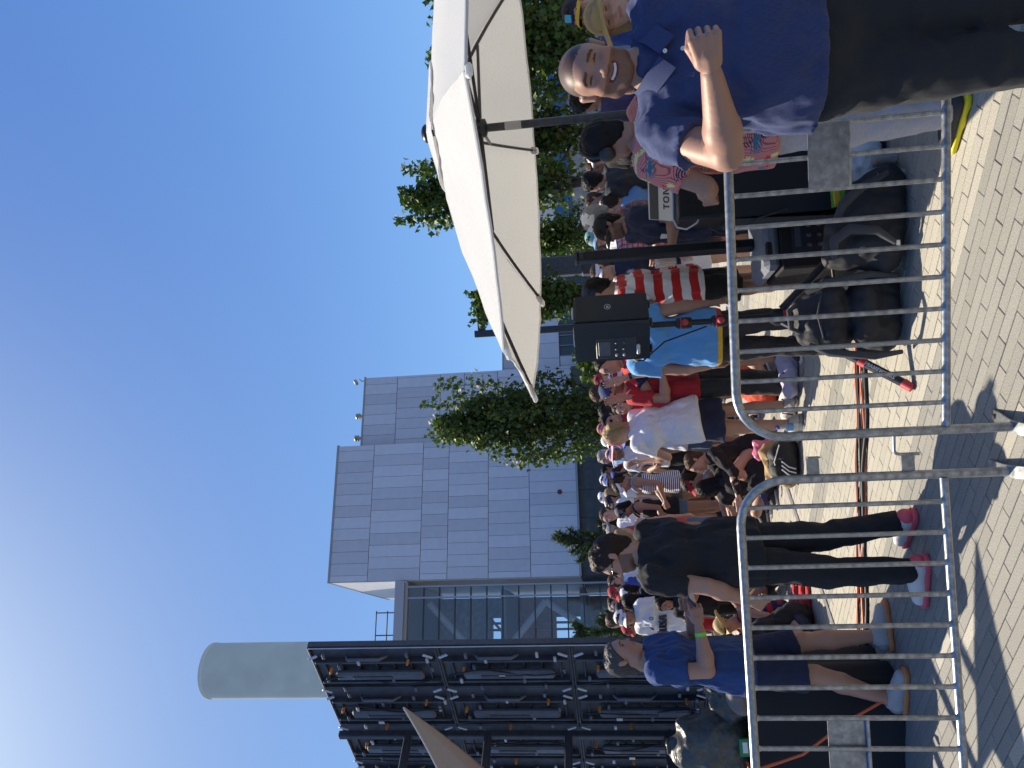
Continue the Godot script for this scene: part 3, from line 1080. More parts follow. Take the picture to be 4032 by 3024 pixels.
func buildings() -> void:
	var e1 := Vector3(0.937, 0, -0.348)
	var e2 := Vector3(-0.354, 0, -0.935)
	var pm := []
	for k in [0.53, 0.56, 0.59, 0.62]:
		pm.append(worn("panel_%d" % int(k * 100), lin(k * 0.94, k * 0.97, k * 1.08), 0.5, 0.1, 0.5, 0.96))
	var core := mat("cladding_core", lin(0.1, 0.1, 0.12), 0.9)
	var base := worn("dark_base", lin(0.085, 0.095, 0.1), 0.7, 0.0, 0.5)
	var trim := mat("roof_trim", lin(0.3, 0.31, 0.33), 0.5, 0.3)
	var white := worn("white_cladding", lin(0.62, 0.62, 0.6), 0.6, 0.0, 0.4, 0.92)
	# the tall clad block
	var A := Vector3(-9.23, 0, -36)
	var t := thing("panel_clad_building", "tall grey metal panelled building block behind the columnar tree", "building")
	block(t, "core", A, e1, 6.89, 10.3, 3.3, 15.55, core)
	facade(t, A, e1, 6.89, [15.6, 13.68, 11.07, 9.72, 7.7, 5.65, 3.33], 0.575, 0.0, pm)
	block(t, "side_wall", A - e1 * 0.04 + e2 * 0.02, e1, 0.04, 10.2, 3.3, 15.58, white)
	block(t, "coping", A - e1 * 0.06 - e2 * 0.1, e1, 7.0, 10.5, 15.58, 15.68, trim)
	block(t, "base_wall", A + e2 * 0.25, e1, 6.89, 9.0, 0, 3.3, base)
	for i in 5:
		block(t, "base_panel", A + e1 * (0.05 + i * 1.38) + e2 * 0.2, e1, 1.36, 0.05, 0, 3.26, base)
	block(t, "sill", A - e2 * 0.12, e1, 6.9, 0.3, 3.24, 3.34, trim)
	var dot := obj("wall_fitting", MB.new().lathe([Vector2(0.001, 0.05), Vector2(0.11, 0.05), Vector2(0.12, 0.02), Vector2(0.12, 0)], Vector3.ZERO, 16), mat("fitting", lin(0.12, 0.05, 0.05)), t)
	dot.transform = Transform3D(Basis(e1, -e2, Vector3.UP).orthonormalized(), A + e1 * 4.05 - e2 * 0.06 + Vector3(0, 4.15, 0))
	# the lower block beside it
	var B := A + e1 * 6.93 + e2 * 0.6
	var b := thing("panel_clad_building", "lower grey panelled block with a camera on its roof edge", "building")
	block(b, "core", B, e1, 3.95, 9, 0, 14.5, core)
	facade(b, B, e1, 3.95, [14.58, 12.78, 10.4, 9.1, 7.3, 5.3, 3.4], 0.575, 0.2, pm)
	block(b, "coping", B - e2 * 0.1, e1, 4.0, 9.2, 14.56, 14.64, trim)
	block(b, "base_wall", B - e2 * 0.05, e1, 3.95, 0.3, 0, 3.4, base)
	var grey := mat("roof_fitting", lin(0.3, 0.3, 0.3), 0.5, 0.4)
	for q in [0.62, 1.85]:
		var c := obj("roof_vent", MB.new().lathe([Vector2(0.08, 0), Vector2(0.08, 0.18), Vector2(0.17, 0.2), Vector2(0.17, 0.26), Vector2(0.1, 0.3), Vector2(0.17, 0.34), Vector2(0.15, 0.42), Vector2(0.001, 0.44)], Vector3.ZERO, 14), grey, b)
		c.position = B + e1 * q + e2 * 0.2 + Vector3(0, 14.64, 0)
	var cam := obj("security_camera", MB.new().tube([Vector3.ZERO, Vector3(0, 0.2, 0), Vector3(0.1, 0.25, 0.1)], 0.035, 8).box(Vector3(-0.05, 0.42, 0.25), Vector3(0.16, 0.17, 0.5), 0.02, Basis.from_euler(Vector3(0.5, -0.4, 0))), grey, b)
	cam.position = B + e1 * 3.8 + Vector3(0, 14.64, 0)
	# the long low wing on the right, with windows
	var C := B + e1 * 3.99 + e2 * 0.8
	var c := thing("low_wing_building", "long low grey wing with dark gridded windows behind the parasol", "building")
	block(c, "core", C, e1, 26, 8, 0, 7.0, core)
	facade(c, C, e1, 26, [7.1, 5.4, 4.02], 0.9, 0.1, pm)
	block(c, "coping", C - e2 * 0.1, e1, 26.1, 8.2, 7.08, 7.16, trim)
	var glass := mat("dark_glass", lin(0.015, 0.022, 0.03), 0.06)
	var frame := mat("window_frame", lin(0.22, 0.23, 0.26), 0.5, 0.3)
	var x := 0.0
	for bay in [[0.0, 0.9, false], [0.9, 8.2, true], [8.2, 11.2, false], [11.2, 12.4, true], [12.4, 26.0, false]]:
		if bay[2]:
			var wn := block(c, "window", C + e1 * bay[0], e1, bay[1] - bay[0], 0.3, 0.3, 4.0, frame)
			var cols := int((bay[1] - bay[0]) / 0.6)
			var pw: float = (bay[1] - bay[0]) / cols
			for i in cols:
				for r in [[0.36, 1.2], [1.26, 2.7], [2.76, 3.94]]:
					var po := obj("pane", MB.new().box(Vector3.ZERO, Vector3(pw - 0.05, r[1] - r[0], 0.03)), glass, wn)
					po.position = Vector3(-(bay[1] - bay[0]) * 0.5 + pw * (i + 0.5), (r[0] + r[1]) * 0.5 - 2.15, 0.15)
				var mu := obj("mullion", MB.new().box(Vector3.ZERO, Vector3(0.05, 3.7, 0.1)), frame, wn)
				mu.position = Vector3(-(bay[1] - bay[0]) * 0.5 + pw * i, 0, 0.17)
		else:
			facade(c, C + e1 * bay[0], e1, bay[1] - bay[0], [4.0, 2.3, 0.0], 0.9, 0.1, pm)
	# the glazed stair hall
	var gb := thing("glass_hall", "glass walled hall with steel braces and a railed roof terrace", "building")
	var G := A - e1 * 9.0
	var W := 8.7
	var brick := worn("brick_wall", lin(0.42, 0.19, 0.115), 0.9, 0.0, 0.6)
	var inner := worn("inner_wall", lin(0.36, 0.36, 0.38), 0.9, 0.0, 0.6)
	for q in [[0.0, 6.3, 0.0, 7.5, brick], [0.0, 6.3, 7.5, 11.6, inner], [7.62, 8.7, 0.0, 7.5, brick], [7.62, 8.7, 7.5, 11.6, inner], [6.3, 7.62, 0.0, 3.6, brick], [6.3, 7.62, 5.05, 7.55, brick], [6.3, 7.62, 8.6, 11.6, inner]]:
		block(gb, "back_wall", G + e2 * 7.0 + e1 * q[0], e1, q[1] - q[0], 0.3, q[2], q[3], q[4])
	block(gb, "roof", G - e2 * 0.15, e1, W + 0.2, 7.6, 11.6, 12.05, trim)
	block(gb, "roof_edge", G - e2 * 0.3, e1, W + 0.25, 0.14, 11.75, 12.2, mat("roof_edge", lin(0.36, 0.36, 0.39), 0.5, 0.2))
	for y in [3.2, 7.15]:
		block(gb, "floor_slab", G + e2 * 2.2, e1, W, 4.8, y, y + 0.28, mat("slab", lin(0.22, 0.2, 0.19), 0.9))
	var pane := mat("curtain_glass", Color(0.3, 0.38, 0.45, 0.12), 0.04)
	pane.transparency = BaseMaterial3D.TRANSPARENCY_ALPHA
	pane.metallic_specular = 0.55
	var mull := mat("mullion", lin(0.05, 0.055, 0.065), 0.5, 0.4)
	var fin := mat("fin", lin(0.3, 0.32, 0.36), 0.45, 0.4)
	var rowh := 0.765
	for i in 15:
		var y := 11.6 - (i + 1) * rowh
		for q in [[0.0, 1.62], [1.62, 3.8], [3.8, 5.98], [5.98, 8.16], [8.16, 8.7]]:
			var g := obj("pane", MB.new().box(Vector3.ZERO, Vector3(q[1] - q[0] - 0.06, rowh - 0.05, 0.02)), pane, gb)
			g.transform = Transform3D(Basis(e1, Vector3.UP, -e2), G + e1 * (q[0] + q[1]) * 0.5 + Vector3(0, y + rowh * 0.5, 0))
		var tr := obj("transom", MB.new().box(Vector3.ZERO, Vector3(W, 0.055, 0.12)), mull, gb)
		tr.transform = Transform3D(Basis(e1, Vector3.UP, -e2), G + e1 * W * 0.5 + Vector3(0, y, 0))
	for q in [0.0, 1.62, 3.8, 5.98, 8.16, 8.68]:
		var mu := obj("mullion", MB.new().box(Vector3.ZERO, Vector3(0.08, 11.6, 0.2)), fin, gb)
		mu.transform = Transform3D(Basis(e1, Vector3.UP, -e2), G + e1 * q + Vector3(0, 5.8, 0) - e2 * 0.04)
	var brace := mat("brace", lin(0.42, 0.43, 0.45), 0.5, 0.1)
	var rust := mat("rust_brace", lin(0.3, 0.1, 0.05), 0.7)
	for q in [[8.0, 10.9, 4.9, 7.8], [4.9, 7.8, 8.0, 5.1], [8.0, 5.1, 5.2, 0.8], [4.9, 7.8, 1.9, 10.9]]:
		obj("brace", MB.new().tube([G + e1 * q[0] + e2 * 1.4 + Vector3(0, q[1], 0), G + e1 * q[2] + e2 * 1.4 + Vector3(0, q[3], 0)], 0.17, 10), brace, gb)
	for q in [[6.3, 7.5, 7.6, 8.7], [6.95, 3.6, 6.95, 8.7], [7.3, 3.6, 7.3, 8.7]]:
		obj("brace", MB.new().tube([G + e1 * q[0] + e2 * 6.6 + Vector3(0, q[1], 0), G + e1 * q[2] + e2 * 6.6 + Vector3(0, q[3], 0)], 0.07, 8), rust, gb)
	var rail := mat("railing", lin(0.05, 0.055, 0.06), 0.5, 0.5)
	for y in [12.6, 13.15]:
		obj("rail", MB.new().tube([G + e1 * 0.2 + Vector3(0, y, 0), G + e1 * 7.6 + Vector3(0, y, 0)], 0.03, 6), rail, gb)
	for i in 8:
		obj("rail_post", MB.new().tube([G + e1 * (0.3 + i * 1.03) + Vector3(0, 12.05, 0), G + e1 * (0.3 + i * 1.03) + Vector3(0, 13.15, 0)], 0.028, 6), rail, gb)
	for q in [5.0, 5.7]:
		obj("plant_unit", MB.new().box(G + e1 * q + e2 * 0.4 + Vector3(0, 12.55, 0), Vector3(0.22, 0.35, 0.3), 0.03), rail, gb)
	# far tower
	var tw := thing("round_tower", "pale grey green cylindrical tower rising behind the video wall", "tower", Vector3(-18.02, 0, -48))
	obj("shaft", MB.new().lathe([Vector2(1.76, 0), Vector2(1.76, 28.7), Vector2(1.74, 28.78), Vector2(1.6, 28.8), Vector2(0.01, 28.8)], Vector3.ZERO, 48), worn("tower_paint", lin(0.56, 0.62, 0.56), 0.75, 0.0, 0.12, 0.92), tw)
	obj("rim", MB.new().lathe([Vector2(1.765, 28.55), Vector2(1.79, 28.6), Vector2(1.79, 28.75), Vector2(1.765, 28.8)], Vector3.ZERO, 48), mat("tower_rim", lin(0.56, 0.62, 0.56), 0.7), tw)
	# steel mast with an arm
	var ms := thing("steel_mast", "dark square steel mast with a level arm above the parasol edge", "mast", Vector3(1.72, 0, -25))
	var steel := worn("dark_steel", lin(0.045, 0.05, 0.065), 0.6, 0.2, 2.0)
	obj("post", MB.new().box(Vector3(0, 2.92, 0), Vector3(0.22, 5.84, 0.22), 0.015), steel, ms)
	obj("arm", MB.new().box(Vector3(0.79, 5.6, 0), Vector3(1.35, 0.24, 0.2), 0.015), steel, ms)
	var lp := thing("grey_column", "broad blue grey steel column standing behind the slim black column loudspeaker", "column", Vector3(2.55, 0, -17))
	obj("shaft", MB.new().box(Vector3(0, 1.9, 0), Vector3(0.42, 3.8, 0.4), 0.03), worn("grey_column", lin(0.1, 0.115, 0.15), 0.6, 0.1), lp)
	obj("collar", MB.new().box(Vector3(0, 1.75, 0), Vector3(0.46, 0.5, 0.44), 0.02), mat("collar", lin(0.05, 0.055, 0.065), 0.6), lp)
	# shop front with a blue sign band far right
	var sf := thing("far_shop_front", "pale far building front with a blue band seen under the trees", "building", Vector3(9.4, 0, -27), -0.25)
	obj("wall", MB.new().box(Vector3(0, 2.6, -1), Vector3(7, 5.2, 2)), worn("pale_wall", lin(0.4, 0.4, 0.4), 0.8, 0.0, 0.5), sf)
	obj("sign_band", MB.new().box(Vector3(0, 2.75, 0.06), Vector3(7, 0.6, 0.1), 0.01), mat("blue_band", lin(0.02, 0.12, 0.32), 0.5), sf)
	obj("white_band", MB.new().box(Vector3(0, 3.4, 0.06), Vector3(7, 0.6, 0.1), 0.01), mat("white_band", lin(0.6, 0.6, 0.6), 0.6), sf)
	for i in 5:
		var w := obj("window", MB.new().box(Vector3(-2.8 + i * 1.4, 4.4, 0.02), Vector3(1.25, 1.2, 0.08), 0.01), frame, sf)
		obj("pane", MB.new().box(Vector3(-2.8 + i * 1.4, 4.4, 0.07), Vector3(1.1, 1.05, 0.02)), glass, w)


# ---------------------------------------------------------------- trees
func leaf_mat(key: String, c: Color) -> StandardMaterial3D:
	var m := mat(key, c, 0.62)
	m.vertex_color_use_as_albedo = true
	m.backlight_enabled = true
	m.backlight = Color(0.6, 0.7, 0.2)
	m.cull_mode = BaseMaterial3D.CULL_DISABLED
	return m


func leaf(m: MB, at: Vector3, size: float) -> void:
	var d := Vector3(rng.randfn(), rng.randfn() * 0.6 - 0.35, rng.randfn()).normalized()
	var s := d.cross(Vector3(rng.randfn(), rng.randfn(), rng.randfn())).normalized()
	var n := d.cross(s).normalized()
	if n.y < 0: n = -n
	var k := rng.randf_range(0.65, 1.25)
	var y := rng.randf()
	m.tint = Color(k * (1.0 + 0.7 * y * y), k, k * (0.8 - 0.2 * y))
	var a := m.p(at, n)
	var w := size * 0.3
	var b := m.p(at + d * size * 0.45 + s * w - n * size * 0.08, (n - s * 0.3).normalized())
	var c := m.p(at + d * size * 0.45 - s * w - n * size * 0.08, (n + s * 0.3).normalized())
	var e := m.p(at + d * size, n)
	m.tri(a, b, e)
	m.tri(a, e, c)
	for q in [[b, 1.0], [c, -1.0]]:
		var f := m.p(at + d * size * 0.5 + s * q[1] * w * 1.9 - n * size * 0.16, (n - s * q[1] * 0.4).normalized())
		m.tri(a, q[0], f)
		m.tri(q[0], f, m.p(at + d * size * 0.72 + s * q[1] * w * 0.45, n))


func tree(label: String, at: Vector3, h: float, wide: float, leaves: int, limbs: int, first: float, size: float, key: String, c: Color, upright := 0.75, group := "trees in the plaza", flop := 0.0) -> Node3D:
	var t := thing("tree", label, "tree", at, 0.0, group)
	var trunk := MB.new()
	var crown := MB.new()
	var tr := []
	var rad := []
	for i in 7:
		var q := i / 6.0
		tr.append(Vector3(rng.randfn() * 0.04 * q * h * 0.2, h * 0.9 * q, rng.randfn() * 0.04 * q * h * 0.2))
		rad.append(lerpf(0.016 * h + 0.02, 0.01, q))
	trunk.tube(tr, rad, 9)
	for i in limbs:
		var q := (i + rng.randf()) / limbs
		var start := tr[0].lerp(tr[6], clampf(first / h + q * (0.8 - first / h), 0, 0.92)) as Vector3
		var an := i * 2.399 + rng.randf() * 0.6
		var reach := wide * 0.5 * (1.0 - pow(q, 1.3) * 0.85) * rng.randf_range(0.4, 1.08)
		var rise := (h - start.y) * rng.randf_range(0.45, 1.0) * upright + 0.1
		var out := Vector3(cos(an), 0, sin(an)) * reach
		var pts := [start, start + out * 0.55 + Vector3(0, rise * 0.28, 0), start + out * 0.95 + Vector3(0, rise * 0.66, 0), start + out * 1.0 + Vector3(0, rise - flop * reach, 0)]
		trunk.tube(pts, [0.02 + 0.004 * h * (1 - q), 0.016, 0.01, 0.004], 5, false)
		var per := leaves / limbs
		for k in per:
			var u := rng.randf_range(0.12, 1.0)
			var f := u * 3.0
			var s := mini(int(f), 2)
			var p: Vector3 = (pts[s] as Vector3).lerp(pts[s + 1], f - s)
			var r := wide * 0.078 * (1.25 - u) + 0.02
			var off := Vector3(rng.randfn(), rng.randfn(), rng.randfn()) * r
			leaf(crown, p + off, size * rng.randf_range(0.7, 1.25))
	obj("trunk", trunk, worn("bark", lin(0.09, 0.07, 0.055), 0.95, 0.0, 4.0, 0.5), t)
	obj("crown", crown, leaf_mat(key, c), t)
	return t


func pine(label: String, at: Vector3, h: float, wide: float, tufts: int) -> void:
	var t := thing("pine_tree", label, "tree", at, 0.0, "young pines by the building")
	var trunk := MB.new()
	var crown := MB.new()
	trunk.tube([Vector3.ZERO, Vector3(0.03, h * 0.5, 0), Vector3(0, h * 0.9, 0)], [0.06, 0.04, 0.012], 8)
	for i in tufts:
		var q := pow(rng.randf_range(0.02, 1.0), 0.75)
		var an := rng.randf() * TAU
		var reach := wide * 0.5 * (1.05 - q * 0.75) * rng.randf_range(0.5, 1.1)
		var a := Vector3(0, h * q * 0.9, 0)
		var b := a + Vector3(cos(an) * reach, reach * 0.5, sin(an) * reach)
		trunk.tube([a, a.lerp(b, 0.5) + Vector3(0, 0.02, 0), b], [0.016, 0.011, 0.007], 5, false)
		var ax := (b - a).normalized().lerp(Vector3.UP, 0.4).normalized()
		for k in 150:
			var p := b - ax * rng.randf() * 0.34
			var d := (ax * rng.randf_range(0.15, 0.9) + Vector3(rng.randfn(), rng.randfn(), rng.randfn()).normalized()).normalized()
			var s := d.cross(Vector3(rng.randfn(), rng.randfn(), rng.randfn())).normalized() * 0.012
			var n := d.cross(s).normalized()
			var kk := rng.randf_range(0.7, 1.3)
			crown.tint = Color(kk, kk, kk * 0.9)
			var l := rng.randf_range(0.08, 0.14)
			crown.tri(crown.p(p - s, n), crown.p(p + s, n), crown.p(p + d * l, n))
	obj("trunk", trunk, mats["bark"], t)
	obj("crown", crown, leaf_mat("pine_leaf", lin(0.05, 0.085, 0.035)), t)


func trees() -> void:
	var maple := lin(0.085, 0.135, 0.034)
	tree("columnar maple tree with many upswept leaders before the panelled block", Vector3(-0.78, 0, -16), 5.5, 2.05, 11000, 34, 0.7, 0.1, "maple_leaf", maple, 0.95)
	tree("tall tree whose reddish crown tip rises above the white parasol", Vector3(3.75, 0, -14.6), 5.75, 1.5, 5000, 18, 1.7, 0.12, "plaza_leaf", lin(0.085, 0.14, 0.03), 0.9)
	tree("tree with bare twigs showing just over the parasol top", Vector3(4.95, 0, -15.2), 4.6, 2.2, 5500, 20, 1.6, 0.12, "plaza_leaf", maple, 0.85)
	tree("leafy tree behind the head of the man in the navy shirt", Vector3(5.85, 0, -13.4), 4.6, 2.3, 7500, 24, 1.5, 0.12, "plaza_leaf", maple, 0.8)
	tree("leafy tree at the frame edge above the yellow brimmed cap", Vector3(7.1, 0, -14.5), 4.95, 2.6, 7500, 24, 1.5, 0.12, "plaza_leaf", maple, 0.8)
	tree("young tree beside the blue grey column under the parasol rim", Vector3(1.75, 0, -16), 4.5, 1.5, 4500, 18, 1.9, 0.11, "plaza_leaf", maple, 0.9)
	tree("small shaded tree against the grey wall under the parasol", Vector3(4.1, 0, -22), 4.3, 2.1, 3800, 16, 1.4, 0.12, "plaza_leaf", maple, 0.7)
	tree("low bright green shrub beside the raised wrist watch", Vector3(0.5, 0, -14.2), 2.3, 1.5, 3200, 16, 0.2, 0.1, "shrub_leaf", lin(0.1, 0.15, 0.025), 0.8, "", 0.2)
	pine("young pine standing between the glass hall and the columnar maple", Vector3(-2.95, 0, -14), 2.95, 1.6, 46)
	pine("young pine in front of the glass hall beside the video wall", Vector3(-4.62, 0, -14), 2.75, 1.5, 44)


func look() -> void:
	var cam := Camera3D.new()
	cam.name = "camera"
	var fw := Vector3(0, 0.12186934, -0.99254615)
	var right := Vector3(0.99844076, -0.05540542, -0.00680293)
	var up := Vector3(0.0558215, 0.99099854, 0.12167932)
	cam.transform = Transform3D(Basis(-up, right, -fw), Vector3(0, 1.62, 0))
	cam.fov = 53.494
	cam.near = 0.05
	cam.far = 400.0
	add_child(cam)
	cam.current = true
	var env := Environment.new()
	env.background_mode = Environment.BG_SKY
	env.sky = Sky.new()
	env.sky.sky_material = sky_material()
	env.tonemap_mode = Environment.TONE_MAPPER_LINEAR
	env.tonemap_exposure = 1.8
	env.sdfgi_enabled = true
	env.ssao_enabled = true
	env.ssil_enabled = true
	var we := WorldEnvironment.new()
	we.name = "environment"
	we.environment = env
	add_child(we)
	var sun := DirectionalLight3D.new()
	sun.name = "sun"
	sun.basis = Basis.looking_at(-SUN)
	sun.light_energy = 1.5
	sun.light_color = Color(1.0, 0.95, 0.86)
	sun.light_angular_distance = 0.5
	sun.shadow_enabled = true
	add_child(sun)


# ---------------------------------------------------------------- things in the plaza
func text(words: String, size: float, depth: float, m: Material, called: String, parent: Node, t: Transform3D) -> MeshInstance3D:
	var tm := TextMesh.new()
	var fnt := SystemFont.new()
	fnt.font_names = PackedStringArray(["Droid Sans"])
	fnt.font_weight = 700
	tm.font = fnt
	tm.text = words
	tm.font_size = 32
	tm.pixel_size = size / 32.0
	tm.depth = depth
	tm.curve_step = 2.0
	var o := obj(called, tm, m, parent)
	o.transform = t
	return o


func barrier(label: String, at: Vector3, dir: Vector3, hooks: bool) -> void:
	var zinc := worn("galvanised_steel", lin(0.5, 0.52, 0.53), 0.42, 0.75, 7.0, 0.62)
	var t := thing("crowd_barrier", label, "barrier", at, 0.0, "crowd control barriers across the view")
	t.basis = Basis(dir, Vector3.UP, dir.cross(Vector3.UP))
	var L := 2.3
	var r := 0.19
	var path := [Vector3(0, 0.05, 0), Vector3(0, 0.5, 0)]
	for i in 9:
		var a := PI - i * PI / 16
		path.append(Vector3(r + cos(a) * r, 1.1 - r + sin(a) * r, 0))
	for i in 9:
		var a := PI * 0.5 - i * PI / 16
		path.append(Vector3(L - r + cos(a) * r, 1.1 - r + sin(a) * r, 0))
	path.append(Vector3(L, 0.5, 0))
	path.append(Vector3(L, 0.05, 0))
	obj("frame", MB.new().tube(path, 0.0185, 14), zinc, t)
	obj("bottom_rail", MB.new().tube([Vector3(0.016, 0.3, 0), Vector3(L - 0.016, 0.3, 0)], 0.0165, 12), zinc, t)
	var n := 18
	var bar: ArrayMesh
	for i in n:
		var x := 0.11 + i * (L - 0.22) / (n - 1)
		var top := 1.1
		if x < r: top = 1.1 - r + sqrt(r * r - (r - x) * (r - x))
		if x > L - r: top = 1.1 - r + sqrt(r * r - (x - L + r) * (x - L + r))
		if top == 1.1:
			if bar == null: bar = MB.new().tube([Vector3(0, 0.305, 0), Vector3(0, 1.09, 0)], 0.0098, 9, false).mesh()
			obj("bar", bar, zinc, t).position.x = x
		else:
			obj("bar", MB.new().tube([Vector3(x, 0.305, 0), Vector3(x, top - 0.008, 0)], 0.0098, 9, false), zinc, t)
		for y in [0.312, top - 0.022]:
			obj("weld", MB.new().lathe([Vector2(0.014, -0.004), Vector2(0.0125, 0.0), Vector2(0.0102, 0.007)], Vector3(x, y if y < 0.5 else y + 0.004, 0), 9, Basis() if y < 0.5 else Basis.from_scale(Vector3(1, -1, 1))), zinc, t)
	var plate := worn("plate_steel", lin(0.42, 0.42, 0.41), 0.55, 0.6, 5.0, 0.7)
	var px := 0.11 + 8 * (L - 0.22) / (n - 1)
	var pl := obj("sign_plate", MB.new().box(Vector3(px, 0.73, 0.013), Vector3(0.246, 0.15, 0.003), 0.001), plate, t)
	obj("plate_lip", MB.new().tube([Vector3(px - 0.123, 0.652, 0.004), Vector3(px + 0.123, 0.652, 0.004)], 0.009, 8), zinc, pl)
	for x in [0.0, L]:
		var rows := []
		for q in [[-0.26, 0.006], [-0.2, 0.014], [-0.05, 0.05], [0.0, 0.058], [0.05, 0.05], [0.2, 0.014], [0.26, 0.006]]:
			rows.append([Vector3(x - 0.024, q[1], q[0]), Vector3(x, q[1] + 0.001, q[0]), Vector3(x + 0.024, q[1], q[0])])
		var f := obj("foot", MB.new().sheet(rows, 0.008), zinc, t)
		obj("bolt", MB.new().lathe([Vector2(0.012, 0.0), Vector2(0.012, 0.012), Vector2(0.001, 0.014)], Vector3(x, 0.012, -0.215), 6), mat("bolt_hole", lin(0.02, 0.02, 0.02)), f)
	if hooks:
		for y in [0.8, 0.43]:
			obj("hook_plate", MB.new().box(Vector3(-0.05, y, 0.005), Vector3(0.075, 0.052, 0.006), 0.002).box(Vector3(-0.088, y, -0.012), Vector3(0.006, 0.052, 0.036), 0.002), plate, t)
	else:
		obj("hook", MB.new().tube([Vector3(-0.012, 0.495, 0), Vector3(-0.075, 0.495, 0.0), Vector3(-0.088, 0.488, 0), Vector3(-0.092, 0.47, 0), Vector3(-0.092, 0.4, 0)], 0.0065, 8), zinc, t)


func video_wall() -> void:
	var t := thing("video_wall", "dark rear side of a tall modular video wall", "video wall", Vector3(-1.79, 0, -5.3))
	t.basis = Basis(Vector3(0.818, 0, 0.576), Vector3.UP, Vector3(-0.576, 0, 0.818))
	var dark := worn("cabinet_dark", lin(0.062, 0.07, 0.088), 0.6, 0.0, 3.0, 0.7)
	var mid := worn("cabinet_cover", lin(0.1, 0.113, 0.14), 0.5, 0.0, 3.0, 0.8)
	var metal := mat("latch_metal", lin(0.4, 0.42, 0.45), 0.45, 0.5)
	var orange := mat("plug_orange", lin(0.55, 0.2, 0.03), 0.6)
	var tagw := mat("tag_white", lin(0.55, 0.55, 0.53), 0.7)
	var w := 0.5
	var h := 0.952
	var face := MB.new().box(Vector3(0, 0, 0.012), Vector3(w - 0.003, h - 0.003, 0.024))
	for s in [-1.0, 1.0]:
		face.box(Vector3(s * (w * 0.5 - 0.009), 0, 0.036), Vector3(0.015, h - 0.004, 0.03), 0.004)
		face.box(Vector3(0, s * (h * 0.5 - 0.009), 0.036), Vector3(w - 0.036, 0.015, 0.03), 0.004)
	face.box(Vector3(0.09, 0, 0.045), Vector3(0.02, h - 0.06, 0.05), 0.004).box(Vector3(-0.15, 0, 0.045), Vector3(0.02, h - 0.06, 0.05), 0.004)
	for k in 7:
		face.box(Vector3(-0.03, -0.39 + k * 0.13, 0.035), Vector3(0.22, 0.012, 0.03), 0.003)
	var cover := MB.new().box(Vector3(-0.04, -0.02, 0.075), Vector3(0.085, 0.66, 0.05), 0.016).mesh()
	var slot := MB.new().box(Vector3(-0.04, 0.03, 0.103), Vector3(0.03, 0.3, 0.008), 0.003).mesh()
	var handle := MB.new().tube([Vector3(0.15, 0.2, 0.05), Vector3(0.175, 0.17, 0.1), Vector3(0.175, -0.06, 0.1), Vector3(0.15, -0.1, 0.05)], 0.013, 7).mesh()
	var latch := MB.new().box(Vector3.ZERO, Vector3(0.022, 0.075, 0.012), 0.004, Basis(Vector3.BACK, 0.5)).mesh()
	var latch2 := MB.new().box(Vector3.ZERO, Vector3(0.022, 0.075, 0.012), 0.004, Basis(Vector3.BACK, -0.5)).mesh()
	var bracket := MB.new().box(Vector3.ZERO, Vector3(0.05, 0.022, 0.02), 0.004).mesh()
	var plug := MB.new().lathe([Vector2(0.012, 0), Vector2(0.011, 0.03), Vector2(0.006, 0.045), Vector2(0.001, 0.046)], Vector3.ZERO, 8, Basis(Vector3.RIGHT, PI * 0.5)).mesh()
	var label := MB.new().box(Vector3.ZERO, Vector3(0.032, 0.045, 0.004), 0.001).mesh()
	var face_m := face.mesh()
	for c in 6:
		for r in 4:
			var cab := obj("cabinet", face_m, dark, t)
			cab.position = Vector3(-(c + 0.5) * w, 0.06 + (r + 0.5) * h, 0)
			var cv := obj("cover", cover, mid, cab)
			obj("cover_slot", slot, dark, cab)
			obj("handle", handle, mid, cab)
			for s in [-1.0, 1.0]:
				for q in [-1.0, 1.0]:
					obj("latch", latch if s * q > 0 else latch2, metal, cab).position = Vector3(s * (w * 0.5 - 0.045), q * (h * 0.5 - 0.055), 0.1)
			for q in [[0.2, 0.3], [0.2, -0.23], [-0.1, 0.36], [-0.1, -0.1], [0.02, -0.38], [0.12, 0.08], [-0.2, -0.3], [-0.2, 0.24], [0.05, 0.22], [0.12, -0.4]]:
				obj("bracket", bracket, metal if rng.randf() < 0.3 else mid, cab).position = Vector3(q[0] + rng.randf_range(-0.02, 0.02), q[1] + rng.randf_range(-0.05, 0.05), 0.085)
			for q in [[0.125, -0.28], [0.03, 0.33], [-0.2, 0.08]]:
				if rng.randf() < 0.8: obj("plug", plug, orange, cab).position = Vector3(q[0], q[1] + rng.randf_range(-0.04, 0.04), 0.07)
			if rng.randf() < 0.6: obj("tag", label, tagw, cab).position = Vector3(rng.randf_range(-0.18, 0.18), rng.randf_range(-0.3, 0.3), 0.105)
			if rng.randf() < 0.75:
				var x := rng.randf_range(-0.18, 0.15)
				var pts := []
				for k in 9: pts.append(Vector3(x + sin(k * 0.9 + c) * 0.035, 0.42 - k * 0.105, 0.112 + 0.02 * sin(k * 0.7 + r)))
				obj("cable", MB.new().tube(pts, 0.006, 6), mat("cable_black", lin(0.012, 0.012, 0.014), 0.6), cab)
	var edge := obj("edge_strip", MB.new().box(Vector3(0.005, 1.95, 0.022), Vector3(0.01, 3.82, 0.044), 0.003), dark, t)
	obj("edge_bead", MB.new().box(Vector3(-0.004, 1.95, 0.054), Vector3(0.01, 3.8, 0.006), 0.002), metal, edge)
	var su := thing("support_frame", "black steel outrigger frame bracing the back of the video wall", "frame", Vector3(-1.79, 0, -5.3))
	su.basis = t.basis
	var black := worn("frame_black", lin(0.04, 0.045, 0.056), 0.6, 0.1, 3.0)
	obj("upright", MB.new().box(Vector3(-0.93, 1.95, 0.17), Vector3(0.05, 3.75, 0.05), 0.006), black, su)
